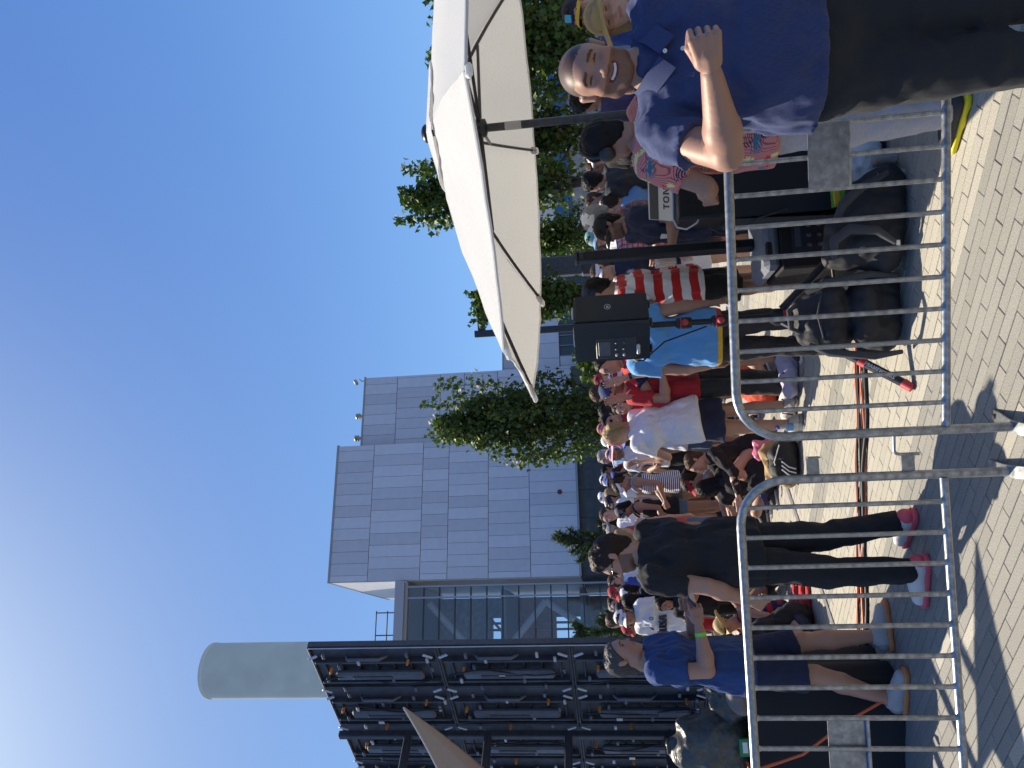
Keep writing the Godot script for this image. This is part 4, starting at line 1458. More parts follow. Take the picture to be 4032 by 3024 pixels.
	obj("upright", MB.new().box(Vector3(-0.93, 1.75, 1.7), Vector3(0.06, 3.5, 0.06), 0.006), black, su)
	for y in [3.27, 2.65, 2.04, 1.31]:
		obj("strut", MB.new().box(Vector3(-0.93, y, 0.93), Vector3(0.055, 0.055, 1.5), 0.006), black, su)
	obj("base_plate", MB.new().box(Vector3(-0.93, 0.01, 0.93), Vector3(0.3, 0.02, 1.7), 0.004), black, su)
	# tan shade cloth tied to the top strut
	var rows := []
	var apex := Vector3(-2.2, 3.15, -5.17)
	var foot := [Vector3(-2.78, 2.6, -4.56), Vector3(-2.72, 2.54, -4.66), Vector3(-2.66, 2.44, -4.72), Vector3(-2.62, 2.42, -4.78), Vector3(-2.68, 2.34, -4.82), Vector3(-2.74, 2.26, -4.84), Vector3(-2.84, 2.16, -4.8)]
	for j in 12:
		var u := 0.015 + j / 11.0 * 1.25
		var row := []
		for i in foot.size():
			var p := apex.lerp(foot[i], u)
			p.y -= 0.06 * sin(minf(u, 1.0) * PI) * (0.5 + 0.5 * sin(i * 1.7))
			row.append(p)
		rows.append(row)
	var tan_m := cloth("tan_cloth", lin(0.45, 0.36, 0.26))
	tan_m.backlight_enabled = true
	tan_m.backlight = Color(0.62, 0.45, 0.25)
	var sc := thing("shade_cloth", "tan cloth hung in a folded triangle from the wall's bracing", "cloth")
	obj("fabric", MB.new().sheet(rows, 0.003), tan_m, sc)
	var hem := []
	for j in 12: hem.append(rows[j][0])
	obj("hem", MB.new().tube(hem, 0.006, 6), cloth("pale_hem", lin(0.6, 0.58, 0.52)), sc)


func parasol() -> void:
	var at := Vector3(1.72, 0, -5.05)
	var t := thing("parasol", "large white parasol with dark ribs on a grey pole", "parasol", at)
	var fab := cloth("parasol_fabric", lin(0.8, 0.8, 0.785))
	fab.normal_scale = 0.06
	fab.backlight_enabled = true
	fab.backlight = Color(1.0, 1.0, 1.0)
	fab.roughness = 0.85
	var steel := worn("parasol_grey", lin(0.06, 0.06, 0.068), 0.45, 0.4, 3.0)
	obj("pole", MB.new().tube([Vector3(0, 0.05, 0), Vector3(0, 2.42, 0)], 0.027, 16), steel, t)
	obj("tape", MB.new().tube([Vector3(0, 2.08, 0), Vector3(0, 2.19, 0)], 0.0285, 16), mat("tape", lin(0.45, 0.45, 0.44), 0.6), t)
	obj("base", MB.new().lathe([Vector2(0.19, 0), Vector2(0.19, 0.06), Vector2(0.17, 0.085), Vector2(0.05, 0.09), Vector2(0.045, 0.35), Vector2(0.03, 0.36)], Vector3.ZERO, 28), steel, t)
	obj("mast_top", MB.new().tube([Vector3(0, 2.42, 0), Vector3(0, 2.73, 0)], 0.022, 12), steel, t)
	obj("runner_hub", MB.new().lathe([Vector2(0.03, 2.31), Vector2(0.06, 2.32), Vector2(0.062, 2.4), Vector2(0.03, 2.42)], Vector3.ZERO, 16), steel, t)
	obj("finial", MB.new().lathe([Vector2(0.06, 2.722), Vector2(0.062, 2.73), Vector2(0.05, 2.745), Vector2(0.03, 2.755), Vector2(0.001, 2.757)], Vector3.ZERO, 18), mat("finial", lin(0.012, 0.012, 0.015), 0.35), t)
	var R := 1.86
	var a0 := deg_to_rad(101.5)
	var top := 2.68
	var rim := 2.15
	for k in 8:
		var a := a0 + k * PI / 4
		var b := a + PI / 4
		var da := Vector3(cos(a), 0, sin(a))
		var db := Vector3(cos(b), 0, sin(b))
		var rows := []
		for j in 17:
			var u := 0.2 + 0.8 * j / 16.0
			var row := []
			for i in 11:
				var s := i / 10.0
				var dir := da.lerp(db, s)
				var y := lerpf(top, rim, u) + 0.05 * sin(u * PI) - 0.014 * sin(s * PI) * (0.35 + u * 0.8)
				var pull := 1.0 - 0.012 * sin(s * PI) * u
				var p := dir * R * u * pull
				y += 0.009 * fold_noise.get_noise_3d((p.x + k * 7) * 2.4, s * 4.0, p.z * 2.4) + 0.004 * fold_noise.get_noise_3d(s * 22.0, u * 3.0, k * 5.0) * (1.0 - u * 0.5)
				row.append(p + Vector3(0, y, 0))
			rows.append(row)
		obj("canopy_panel", MB.new().sheet(rows, 0.003), fab, t)
		var hem := []
		for i in 11: hem.append(rows[16][i] + Vector3(0, -0.008, 0))
		obj("hem", MB.new().tube(hem, 0.0075, 6), fab, t)
		var vr := []
		for j in 8:
			var u := j / 7.0
			var row := []
			for i in 9:
				var s := i / 8.0
				var dir := da.lerp(db, s)
				var y := lerpf(2.722, 2.588, u) - 0.006 * sin(s * PI) * u + 0.012 * fold_noise.get_noise_3d(s * 9.0 + k * 3, u * 2.0, k) * u
				row.append(dir * lerpf(0.03, 0.52, u) + Vector3(0, y, 0))
			vr.append(row)
		obj("vent_flap", MB.new().sheet(vr, 0.003), fab, t)
		var rib := []
		for j in 9:
			var u := 0.04 + 0.94 * j / 8.0
			rib.append(da * R * u + Vector3(0, lerpf(top, rim, u) + 0.05 * sin(u * PI) - 0.028, 0))
		var bs := Basis(Vector3.UP, -a)
		var rb := obj("rib", MB.new().tube(rib, 0.0125, 8), steel, t)
		obj("strut", MB.new().tube([da * 0.055 + Vector3(0, 2.36, 0), rib[4] + Vector3(0, -0.012, 0)], 0.0115, 8), steel, rb)
		obj("tip_pocket", MB.new().box(da * (R - 0.03) + Vector3(0, rim - 0.012, 0), Vector3(0.14, 0.03, 0.06), 0.01, bs * Basis(Vector3.BACK, -0.3)), fab, rb)


func speakers() -> void:
	var black := worn("speaker_black", lin(0.014, 0.015, 0.017), 0.6, 0.0, 6.0)
	var grille := worn("grille_black", lin(0.02, 0.021, 0.023), 0.75, 0.2, 30.0, 0.4)
	var pale := mat("corner_grey", lin(0.45, 0.46, 0.47), 0.5)
	var at := Vector3(0.31, 0, -4.7)
	var t := thing("loudspeaker", "black loudspeaker raised on the tripod stand", "loudspeaker", at + Vector3(0, 1.345, 0), deg_to_rad(52))
	# cabinet: front towards local +z, tapering backwards
	var prof := [[-0.15, 0.135], [0.03, 0.155], [0.125, 0.155], [0.14, 0.145]]
	var m := MB.new()
	for i in 3:
		for s in [-1.0, 1.0]:
			m.poly([Vector3(prof[i][1] * s, 0, prof[i][0]), Vector3(prof[i + 1][1] * s, 0, prof[i + 1][0]), Vector3(prof[i + 1][1] * s, 0.445, prof[i + 1][0]), Vector3(prof[i][1] * s, 0.445, prof[i][0])], Vector3(s, 0, 0.05))
		for y in [0.0, 0.445]:
			m.poly([Vector3(-prof[i][1], y, prof[i][0]), Vector3(prof[i][1], y, prof[i][0]), Vector3(prof[i + 1][1], y, prof[i + 1][0]), Vector3(-prof[i + 1][1], y, prof[i + 1][0])], Vector3(0, y - 0.2, 0))
	m.poly([Vector3(-0.135, 0, -0.15), Vector3(0.135, 0, -0.15), Vector3(0.135, 0.445, -0.15), Vector3(-0.135, 0.445, -0.15)], Vector3(0, 0, -1))
	m.poly([Vector3(-0.145, 0, 0.14), Vector3(0.145, 0, 0.14), Vector3(0.145, 0.445, 0.14), Vector3(-0.145, 0.445, 0.14)], Vector3(0, 0, 1))
	obj("cabinet", m, black, t)
	obj("grille", MB.new().box(Vector3(0, 0.222, 0.146), Vector3(0.28, 0.43, 0.012), 0.005), grille, t)
	var ring := obj("badge", MB.new().lathe([Vector2(0.016, 0), Vector2(0.018, 0.002), Vector2(0.02, 0.0)], Vector3.ZERO, 20, Basis(), 1.5, 1.0), pale, t)
	ring.transform = Transform3D(Basis(Vector3.RIGHT, PI * 0.5), Vector3(0, 0.24, 0.1535))
	text("JBL", 0.02, 0.002, pale, "badge_letters", t, Transform3D(Basis(), Vector3(0, 0.24, 0.154)))
	var cp := obj("control_panel", MB.new().box(Vector3(-0.15, 0.2, -0.045), Vector3(0.012, 0.24, 0.15), 0.004), mat("panel_dark", lin(0.03, 0.032, 0.036), 0.5), t)
	obj("panel_rim", MB.new().box(Vector3(-0.1565, 0.27, -0.045), Vector3(0.004, 0.07, 0.1), 0.001), mat("panel_grey", lin(0.08, 0.085, 0.095), 0.4), cp)
	for i in 6:
		obj("knob", MB.new().lathe([Vector2(0.008, 0), Vector2(0.007, 0.014), Vector2(0.001, 0.015)], Vector3.ZERO, 10), pale if i % 3 == 0 else mat("panel_grey", lin(0.08, 0.085, 0.095), 0.4), cp).transform = Transform3D(Basis(Vector3.BACK, PI * 0.5), Vector3(-0.155, 0.2 - 0.045 * (i / 3), -0.09 + 0.045 * (i % 3)))
	obj("top_corner", MB.new().box(Vector3(0.07, 0.452, -0.1), Vector3(0.12, 0.014, 0.08), 0.005), pale, t)
	obj("top_corner", MB.new().box(Vector3(0.06, 0.452, 0.08), Vector3(0.07, 0.016, 0.05), 0.005), pale, t)
	obj("side_handle", MB.new().box(Vector3(-0.155, 0.07, -0.06), Vector3(0.022, 0.022, 0.07), 0.006), pale, t)
	for q in [[-0.1, -0.1], [0.1, -0.1], [-0.1, 0.09], [0.1, 0.09]]:
		obj("foot", MB.new().box(Vector3(q[0], -0.009, q[1]), Vector3(0.05, 0.018, 0.04), 0.006), black, t)
	obj("cable", MB.new().tube([Vector3(-0.05, 0.12, -0.165), Vector3(-0.06, 0.08, -0.22), Vector3(-0.03, 0.03, -0.24), Vector3(0.0, -0.1, -0.13), Vector3(0.0, -0.35, -0.035)], 0.005, 6), mat("cable_black", lin(0.012, 0.012, 0.014), 0.6), t)
	obj("cable_plug", MB.new().tube([Vector3(-0.055, 0.1, -0.19), Vector3(-0.06, 0.075, -0.222)], 0.008, 8), mat("plug_yellow", lin(0.6, 0.45, 0.02), 0.5), t)
	var s := thing("speaker_stand", "black tripod speaker stand with red feet and trim", "speaker stand", at)
	var red := mat("red_trim", lin(0.5, 0.04, 0.045), 0.5)
	obj("pole", MB.new().tube([Vector3(0, 0.2, 0), Vector3(0, 1.33, 0)], 0.0185, 14), black, s)
	obj("outer_tube", MB.new().tube([Vector3(0, 0.18, 0), Vector3(0, 0.93, 0)], 0.024, 14), black, s)
	for y in [0.92, 1.13]:
		var c := obj("collar", MB.new().lathe([Vector2(0.03, -0.045), Vector2(0.036, -0.03), Vector2(0.036, 0.03), Vector2(0.027, 0.05)], Vector3(0, y, 0), 14), black, s)
		obj("trim", MB.new().lathe([Vector2(0.0365, 0.018), Vector2(0.0375, 0.022), Vector2(0.0365, 0.026)], Vector3(0, y, 0), 14), red, c)
		obj("knob", MB.new().lathe([Vector2(0.012, 0), Vector2(0.02, 0.01), Vector2(0.02, 0.03), Vector2(0.001, 0.034)], Vector3(0, y, 0.034), 10, Basis(Vector3.RIGHT, PI * 0.5)), red, c)
	obj("hub", MB.new().lathe([Vector2(0.026, 0.5), Vector2(0.05, 0.52), Vector2(0.052, 0.6), Vector2(0.03, 0.63)], Vector3.ZERO, 14), black, s)
	obj("hub_trim", MB.new().lathe([Vector2(0.052, 0.53), Vector2(0.054, 0.545), Vector2(0.052, 0.56)], Vector3.ZERO, 14), red, s)
	for k in 3:
		var a := atan2(0.432, -0.447) + k * TAU / 3
		var d := Vector3(cos(a), 0, sin(a))
		var lg := obj("leg", MB.new().tube([d * 0.045 + Vector3(0, 0.56, 0), d * 0.6 + Vector3(0, 0.03, 0)], 0.0245, 12), worn("leg_grey", lin(0.035, 0.037, 0.042), 0.4, 0.3, 4.0), s)
		obj("rubber_foot", MB.new().tube([d * 0.585 + Vector3(0, 0.045, 0), d * 0.627 + Vector3(0, 0.012, 0)], [0.027, 0.024], 12), red, lg)
		obj("brace", MB.new().tube([Vector3(0, 0.24, 0) + d * 0.025, d * 0.33 + Vector3(0, 0.285, 0)], 0.011, 8), black, lg)
		obj("band", MB.new().tube([d * 0.4 + Vector3(0, 0.222, 0), d * 0.43 + Vector3(0, 0.193, 0)], 0.026, 12), red, lg)
		if k == 0:
			var u := (Vector3(0.6, 0.03, 0) - Vector3(0.045, 0.56, 0)).normalized()
			var dd := d * u.x + Vector3(0, u.y, 0)
			var nn := Vector3(0.35, 0.6, 0.75)
			nn = (nn - dd * nn.dot(dd)).normalized()
			text("FRAMEWORKS", 0.026, 0.002, mat("print_white", lin(0.7, 0.7, 0.7), 0.6), "print", lg, Transform3D(Basis(dd, nn.cross(dd), nn), d * 0.49 + Vector3(0, 0.135, 0) + nn * 0.0245))
	# subwoofer with a column speaker on top
	var b := thing("subwoofer", "floor standing black speaker base with a grey handled top", "loudspeaker", Vector3(0.8, 0, -5.05), deg_to_rad(6))
	obj("cabinet", MB.new().box(Vector3(0, 0.27, 0), Vector3(0.44, 0.5, 0.46), 0.012), black, b)
	var tp := obj("top", MB.new().box(Vector3(0, 0.57, 0), Vector3(0.44, 0.095, 0.46), 0.03), worn("sub_grey", lin(0.2, 0.22, 0.26), 0.5, 0.0, 5.0, 0.85), b)
	for x in [-0.1, 0.11]:
		obj("handle_recess", MB.new().box(Vector3(x, 0.585, 0.222), Vector3(0.115, 0.042, 0.03), 0.01), black, tp)
	var pn := obj("mixer_panel", MB.new().box(Vector3(-0.02, 0.31, 0.232), Vector3(0.22, 0.28, 0.01), 0.003), mat("panel_dark", lin(0.03, 0.032, 0.036), 0.5), b)
	obj("screen_rim", MB.new().box(Vector3(-0.03, 0.415, 0.239), Vector3(0.12, 0.035, 0.004), 0.001), mat("panel_grey", lin(0.08, 0.085, 0.095), 0.4), pn)
	for i in 3:
		for k in 2:
			obj("knob", MB.new().lathe([Vector2(0.015, 0), Vector2(0.013, 0.01), Vector2(0.001, 0.011)], Vector3(-0.08 + i * 0.06, 0.35 - k * 0.06, 0.237), 12, Basis(Vector3.RIGHT, PI * 0.5)), mat("panel_grey", lin(0.08, 0.085, 0.095), 0.4), pn)
	obj("plug", MB.new().tube([Vector3(0.09, 0.29, 0.235), Vector3(0.09, 0.25, 0.262)], 0.011, 8), mat("plug_yellow", lin(0.6, 0.45, 0.02), 0.5), b)
	obj("cable", MB.new().tube([Vector3(0.09, 0.25, 0.262), Vector3(0.095, 0.15, 0.29), Vector3(0.1, 0.03, 0.3), Vector3(0.2, 0.008, 0.36)], 0.005, 6), mat("cable_black", lin(0.012, 0.012, 0.014), 0.6), b)
	for q in [[-0.18, -0.19], [0.18, -0.19], [-0.18, 0.19], [0.18, 0.19]]:
		obj("foot", MB.new().box(Vector3(q[0], 0.01, q[1]), Vector3(0.05, 0.02, 0.05), 0.006), black, b)
	var cs := thing("column_loudspeaker", "slim black column loudspeaker standing upright on the speaker base", "loudspeaker", Vector3(0.815, 0.618, -5.12), deg_to_rad(15))
	obj("column", MB.new().box(Vector3(0, 0.57, 0), Vector3(0.07, 1.14, 0.075), 0.01), black, cs)
	obj("column_cap", MB.new().box(Vector3(0, 1.15, 0), Vector3(0.074, 0.022, 0.079), 0.006), mat("panel_dark", lin(0.03, 0.032, 0.036), 0.5), cs)
	obj("column_grille", MB.new().box(Vector3(0, 0.6, 0.04), Vector3(0.055, 1.0, 0.008), 0.003), grille, cs)


func draped_table(label: String, at: Vector3, w: float, h: float, deep: float) -> Node3D:
	var t := thing("draped_table", label, "table", at)
	var black := cloth("table_black", lin(0.012, 0.013, 0.016))
	obj("top", MB.new().box(Vector3(0, h - 0.02, 0), Vector3(w, 0.04, deep), 0.012), black, t)
	var path := []
	var per := 2.0 * (w + deep)
	for i in 121:
		var s := per * i / 120.0
		var p: Vector3
		var n: Vector3
		if s < w: p = Vector3(-w * 0.5 + s, 0, deep * 0.5); n = Vector3.BACK
		elif s < w + deep: p = Vector3(w * 0.5, 0, deep * 0.5 - (s - w)); n = Vector3.RIGHT
		elif s < 2 * w + deep: p = Vector3(w * 0.5 - (s - w - deep), 0, -deep * 0.5); n = Vector3.FORWARD
		else: p = Vector3(-w * 0.5, 0, -deep * 0.5 + (s - 2 * w - deep)); n = Vector3.LEFT
		path.append([p, n, s])
	var rows := []
	for j in 9:
		var u := j / 8.0
		var row := []
		for q in path:
			row.append(q[0] + q[1] * (0.004 + 0.045 * u * (0.5 + 0.5 * sin(q[2] * 17.0 + 2.0 * sin(q[2] * 3.1)))) + Vector3(0, lerpf(h - 0.002, 0.008, u), 0))
		rows.append(row)
	obj("cloth_skirt", MB.new().sheet(rows, 0.003), black, t)
	for x in [-1.0, 1.0]:
		for z in [-1.0, 1.0]:
			obj("leg", MB.new().tube([Vector3(x * (w * 0.5 - 0.05), 0.0, z * (deep * 0.5 - 0.05)), Vector3(x * (w * 0.5 - 0.05), h - 0.04, z * (deep * 0.5 - 0.05))], 0.016, 8), mats["frame_black"], t)
	return t


func soft(called: String, label: String, category: String, at: Vector3, b: Array, m: Material, cell := 0.013, fold := 0.022, fs := Vector3(8, 6, 8), cuts := []) -> Node3D:
	var t := thing(called, label, category, at)
	cuts.append([Vector3(0, -1, 0), Vector3(0, 0.004, 0)])
	obj("body", bones(b, cell, cuts, fold, [], fs), m, t)
	return t


func clutter() -> void:
	var black := cloth("bag_black", lin(0.016, 0.017, 0.02), 0.7)
	var strap := cloth("strap_grey", lin(0.05, 0.052, 0.056), 0.8)
	var chrome := mat("buckle", lin(0.5, 0.5, 0.5), 0.3, 0.8)
	var white := mat("print_white", lin(0.7, 0.7, 0.7), 0.6)
	# sound desk
	var dt := draped_table("black draped sound desk under the parasol", Vector3(1.6, 0, -4.68), 1.44, 0.86, 0.36)
	var rack := thing("equipment_rack", "black mesh equipment cage on the sound desk", "rack", Vector3(1.12, 0.862, -4.68))
	var mesh_m := worn("mesh_black", lin(0.02, 0.021, 0.023), 0.6, 0.3, 40.0, 0.3)
	obj("case", MB.new().box(Vector3(0, 0.14, 0), Vector3(0.44, 0.28, 0.3), 0.008), mesh_m, rack)
	for s in [-1.0, 1.0]:
		obj("edge_rail", MB.new().box(Vector3(0.215 * s, 0.142, 0.152), Vector3(0.022, 0.286, 0.012), 0.003), black, rack)
	for i in 9:
		for k in 5:
			obj("vent_slot", MB.new().box(Vector3(-0.17 + i * 0.042, 0.06 + k * 0.042, 0.1515), Vector3(0.026, 0.012, 0.004), 0.001), mat("slot_black", lin(0.004, 0.004, 0.004)), rack)
	var lt := thing("laptop", "open silver laptop with TONE lettered on its lid, on the equipment cage", "laptop", Vector3(1.09, 1.142, -4.72), deg_to_rad(-20))
	var silver := mat("laptop_silver", lin(0.42, 0.43, 0.45), 0.35, 0.6)
	obj("base", MB.new().box(Vector3(0, 0.008, -0.1), Vector3(0.31, 0.014, 0.21), 0.004), silver, lt)
	var lid := obj("lid", MB.new().box(Vector3(0, 0.1, 0), Vector3(0.31, 0.2, 0.008), 0.003), silver, lt)
	lid.transform = Transform3D(Basis(Vector3.RIGHT, -0.8), Vector3(0, 0.01, 0.01))
	obj("screen_band", MB.new().box(Vector3(0, 0.15, 0.005), Vector3(0.3, 0.07, 0.003), 0.001), mat("panel_dark", lin(0.03, 0.032, 0.036), 0.5), lid)
	text("TONE", 0.065, 0.002, mat("print_dark", lin(0.03, 0.035, 0.05), 0.6), "lettering", lid, Transform3D(Basis(), Vector3(0, 0.05, 0.0055)))
	var wire := mat("cable_white", lin(0.5, 0.49, 0.45), 0.5)
	tag(obj("laptop_cable", MB.new().tube([Vector3(0.93, 1.16, -4.68), Vector3(0.87, 1.15, -4.6), Vector3(0.85, 1.1, -4.57), Vector3(0.88, 1.04, -4.56), Vector3(0.97, 1.0, -4.55), Vector3(1.05, 1.04, -4.56), Vector3(1.1, 1.08, -4.57), Vector3(1.14, 1.02, -4.585)], 0.006, 8), wire), "pale looped cable hanging beside the laptop", "cable")
	tag(obj("power_cable", MB.new().tube([Vector3(0.9, 0.9, -4.5), Vector3(0.83, 0.98, -4.48), Vector3(0.79, 0.92, -4.47), Vector3(0.8, 0.8, -4.47), Vector3(0.86, 0.72, -4.47), Vector3(0.9, 0.55, -4.46)], 0.006, 8), mat("cable_black", lin(0.012, 0.012, 0.014), 0.6)), "black cable looping off the corner of the sound desk", "cable")
	var mx := thing("mixer", "small dark mixing desk beside the equipment cage", "mixer", Vector3(1.62, 0.862, -4.68))
	obj("case", MB.new().box(Vector3(0, 0.04, 0), Vector3(0.42, 0.08, 0.34), 0.01, Basis(Vector3.RIGHT, 0.12)), black, mx)
	for i in 8:
		obj("fader", MB.new().box(Vector3(-0.16 + i * 0.045, 0.083, 0.05), Vector3(0.012, 0.016, 0.024), 0.003), white, mx)
	# bags on the paving in front of the desk
	var bb := soft("backpack", "big black backpack standing behind the barrier with a small white patch", "bag", Vector3(0.28, 0, -4.42), [[Vector3(-0.11, 0.12, 0), Vector3(0.11, 0.12, 0), 0.12, 0.12, 0.05], [Vector3(-0.1, 0.38, 0), Vector3(0.1, 0.38, 0), 0.115, 0.115, 0.08], [Vector3(-0.08, 0.47, -0.01), Vector3(0.06, 0.48, -0.01), 0.08, 0.08, 0.05], [Vector3(-0.08, 0.2, 0.08), Vector3(0.09, 0.2, 0.08), 0.08, 0.08, 0.04]], black)
	obj("handle", MB.new().tube([Vector3(-0.09, 0.52, 0.02), Vector3(-0.06, 0.585, 0.03), Vector3(0.04, 0.59, 0.03), Vector3(0.08, 0.53, 0.02)], 0.014, 8), strap, bb)
	obj("zip", MB.new().tube([Vector3(-0.19, 0.34, 0.07), Vector3(-0.13, 0.43, 0.1), Vector3(0.0, 0.46, 0.11), Vector3(0.13, 0.43, 0.1), Vector3(0.19, 0.34, 0.07)], 0.006, 6), strap, bb)
	var pt := obj("patch", MB.new().box(Vector3(0.17, 0.25, 0.142), Vector3(0.042, 0.046, 0.003), 0.001), white, bb)
	obj("patch_centre", MB.new().box(Vector3(0.17, 0.25, 0.1445), Vector3(0.022, 0.03, 0.003), 0.001), black, pt)
	for x in [-0.16, 0.13]:
		obj("shoulder_strap", MB.new().tube([Vector3(x, 0.5, 0.08), Vector3(x * 1.3, 0.42, 0.15), Vector3(x * 1.5, 0.2, 0.18), Vector3(x * 1.4, 0.05, 0.15)], [0.016, 0.022, 0.02, 0.012], 8), strap, bb)
	var ba := soft("holdall", "slumped black bag with looped padded straps under the grey sign plate", "bag", Vector3(0.78, 0, -4.28), [[Vector3(-0.17, 0.13, 0), Vector3(0.17, 0.1, 0.02), 0.125, 0.1, 0.06], [Vector3(-0.16, 0.28, -0.03), Vector3(0.1, 0.22, 0), 0.1, 0.09, 0.08], [Vector3(-0.2, 0.36, -0.04), Vector3(-0.05, 0.34, -0.03), 0.06, 0.06, 0.06]], black)
	obj("padded_strap", MB.new().tube([Vector3(-0.2, 0.38, 0.05), Vector3(-0.13, 0.4, 0.13), Vector3(-0.08, 0.33, 0.17), Vector3(-0.1, 0.2, 0.18), Vector3(-0.17, 0.1, 0.16)], [0.018, 0.026, 0.028, 0.024, 0.014], 8), strap, ba)
	obj("padded_strap", MB.new().tube([Vector3(0.0, 0.36, 0.06), Vector3(0.06, 0.34, 0.12), Vector3(0.13, 0.26, 0.15), Vector3(0.2, 0.12, 0.14)], [0.018, 0.026, 0.024, 0.014], 8), strap, ba)
	obj("buckle", MB.new().box(Vector3(-0.17, 0.1, 0.175), Vector3(0.03, 0.02, 0.006), 0.002), chrome, ba)
	# snack packet, cups, carrier bag
	var pk := thing("snack_packet", "green and yellow snack packet leaning among the bags", "packet", Vector3(0.94, 0.0, -4.4), deg_to_rad(8))
	var green := mat("packet_green", lin(0.11, 0.35, 0.025), 0.35)
	var yel := mat("packet_yellow", lin(0.6, 0.4, 0.03), 0.4)
	var pb := MB.new()
	var prow := []
	for j in 9:
		var row := []
		for i in 7:
			var s := i / 6.0 - 0.5
			var u := j / 8.0
			row.append(Vector3(s * 0.13, 0.13 + u * 0.2, 0.018 * (1.0 - 4.0 * s * s) * sin(u * PI) + 0.004 * sin(i * 2.0 + j)))
		prow.append(row)
	obj("sachet", pb.sheet(prow, 0.022), green, pk)
	obj("band", MB.new().box(Vector3(0, 0.305, 0.02), Vector3(0.128, 0.035, 0.012), 0.004), yel, pk)
	obj("roundel", MB.new().lathe([Vector2(0.001, 0.004), Vector2(0.04, 0.004), Vector2(0.042, 0)], Vector3(0, 0.19, 0.03), 18, Basis(Vector3.RIGHT, PI * 0.5)), yel, pk)
	obj("carton", MB.new().box(Vector3(0, 0.066, -0.01), Vector3(0.15, 0.13, 0.1), 0.006), mat("carton_brown", lin(0.3, 0.15, 0.05), 0.7), pk)
	var clear := mat("clear_plastic", Color(0.9, 0.92, 0.92, 0.22), 0.08)
	clear.transparency = BaseMaterial3D.TRANSPARENCY_ALPHA
	for q in [[Vector3(1.1, 0, -4.33), "clear cup of iced brown drink beside the green packet", lin(0.16, 0.06, 0.02)], [Vector3(0.985, 0, -4.24), "small clear cup of amber drink at the edge of the slumped bag", lin(0.45, 0.22, 0.03)]]:
		var cp := thing("drink_cup", q[1], "cup", q[0], 0.0, "cups on the paving")
		obj("cup", MB.new().lathe([Vector2(0.03, 0.002), Vector2(0.033, 0.004), Vector2(0.045, 0.15), Vector2(0.047, 0.152), Vector2(0.0435, 0.152), Vector2(0.0315, 0.006)], Vector3.ZERO, 20), clear, cp)
		obj("drink", MB.new().lathe([Vector2(0.001, 0.006), Vector2(0.031, 0.007), Vector2(0.0405, 0.12), Vector2(0.001, 0.121)], Vector3.ZERO, 20), mat("drink_" + q[1].substr(6, 5), q[2], 0.15), cp)
	var cb := soft("carrier_bag", "crumpled white carrier bag behind the brown drink", "bag", Vector3(1.12, 0, -4.52), [[Vector3(-0.07, 0.1, 0), Vector3(0.08, 0.1, 0), 0.1, 0.1, 0.05], [Vector3(-0.03, 0.24, 0), Vector3(0.06, 0.26, 0), 0.08, 0.06, 0.06]], mat("white_plastic", lin(0.55, 0.57, 0.6), 0.4), 0.012, 0.024, Vector3(8, 7, 8))
	obj("handle", MB.new().tube([Vector3(-0.05, 0.28, 0), Vector3(-0.03, 0.37, 0.01), Vector3(0.03, 0.38, 0), Vector3(0.06, 0.29, 0)], 0.008, 6), mats["white_plastic"], cb)
	# refuse sacks on the draped table at the video wall
	draped_table("black draped table beside the video wall", Vector3(-2.62, 0, -4.98), 1.5, 0.85, 0.55)
	var sack := worn("sack_green", lin(0.085, 0.09, 0.08), 0.5, 0.0, 5.0, 0.7)
	sack.normal_enabled = true
	sack.normal_texture = noise_tex("crumple", 0.02, 256, Color.BLACK, Color.WHITE, true, 3)
	sack.normal_scale = 1.0
	var s1 := soft("refuse_sack", "large grey green refuse sack standing on the draped table", "sack", Vector3(-2.33, 0.85, -4.92), [[Vector3(-0.06, 0.15, 0), Vector3(0.05, 0.15, 0), 0.16, 0.16, 0.05], [Vector3(-0.04, 0.33, 0), Vector3(0.03, 0.32, 0), 0.15, 0.14, 0.08], [Vector3(-0.06, 0.44, 0), Vector3(-0.02, 0.47, 0), 0.07, 0.04, 0.06]], sack, 0.013, 0.03, Vector3(6, 5, 6))
	obj("neck_frill", MB.new().lathe([Vector2(0.03, 0.47), Vector2(0.05, 0.51), Vector2(0.042, 0.515)], Vector3(-0.03, 0, 0), 12), sack, s1)
	soft("refuse_sack", "low dark refuse sack slumped beside the large sack", "sack", Vector3(-2.04, 0.85, -4.9), [[Vector3(-0.06, 0.09, 0), Vector3(0.06, 0.09, 0), 0.1, 0.1, 0.05], [Vector3(0.0, 0.18, 0), Vector3(0.03, 0.2, 0), 0.08, 0.06, 0.06]], sack, 0.013, 0.03, Vector3(7, 6, 7))
	soft("tool_bag", "grey cloth bag half hanging off the draped table edge", "bag", Vector3(-1.99, 0.86, -4.76), [[Vector3(-0.05, 0.05, 0), Vector3(0.08, 0.05, 0), 0.05, 0.05, 0.04], [Vector3(0.0, 0.08, -0.02), Vector3(0.06, 0.09, 0), 0.05, 0.04, 0.05]], cloth("bag_grey", lin(0.2, 0.18, 0.16)))
	var bt := thing("green_carton", "small green and white carton among the refuse sacks", "carton", Vector3(-2.28, 0.862, -4.75), 0.3)
	obj("box", MB.new().box(Vector3(0, 0.04, 0), Vector3(0.1, 0.075, 0.06), 0.004), mat("carton_green", lin(0.02, 0.22, 0.07), 0.5), bt)
	obj("label", MB.new().box(Vector3(0, 0.045, 0.031), Vector3(0.06, 0.03, 0.003), 0.001), white, bt)
	var orange := mat("cord_orange", lin(0.62, 0.12, 0.04), 0.5)
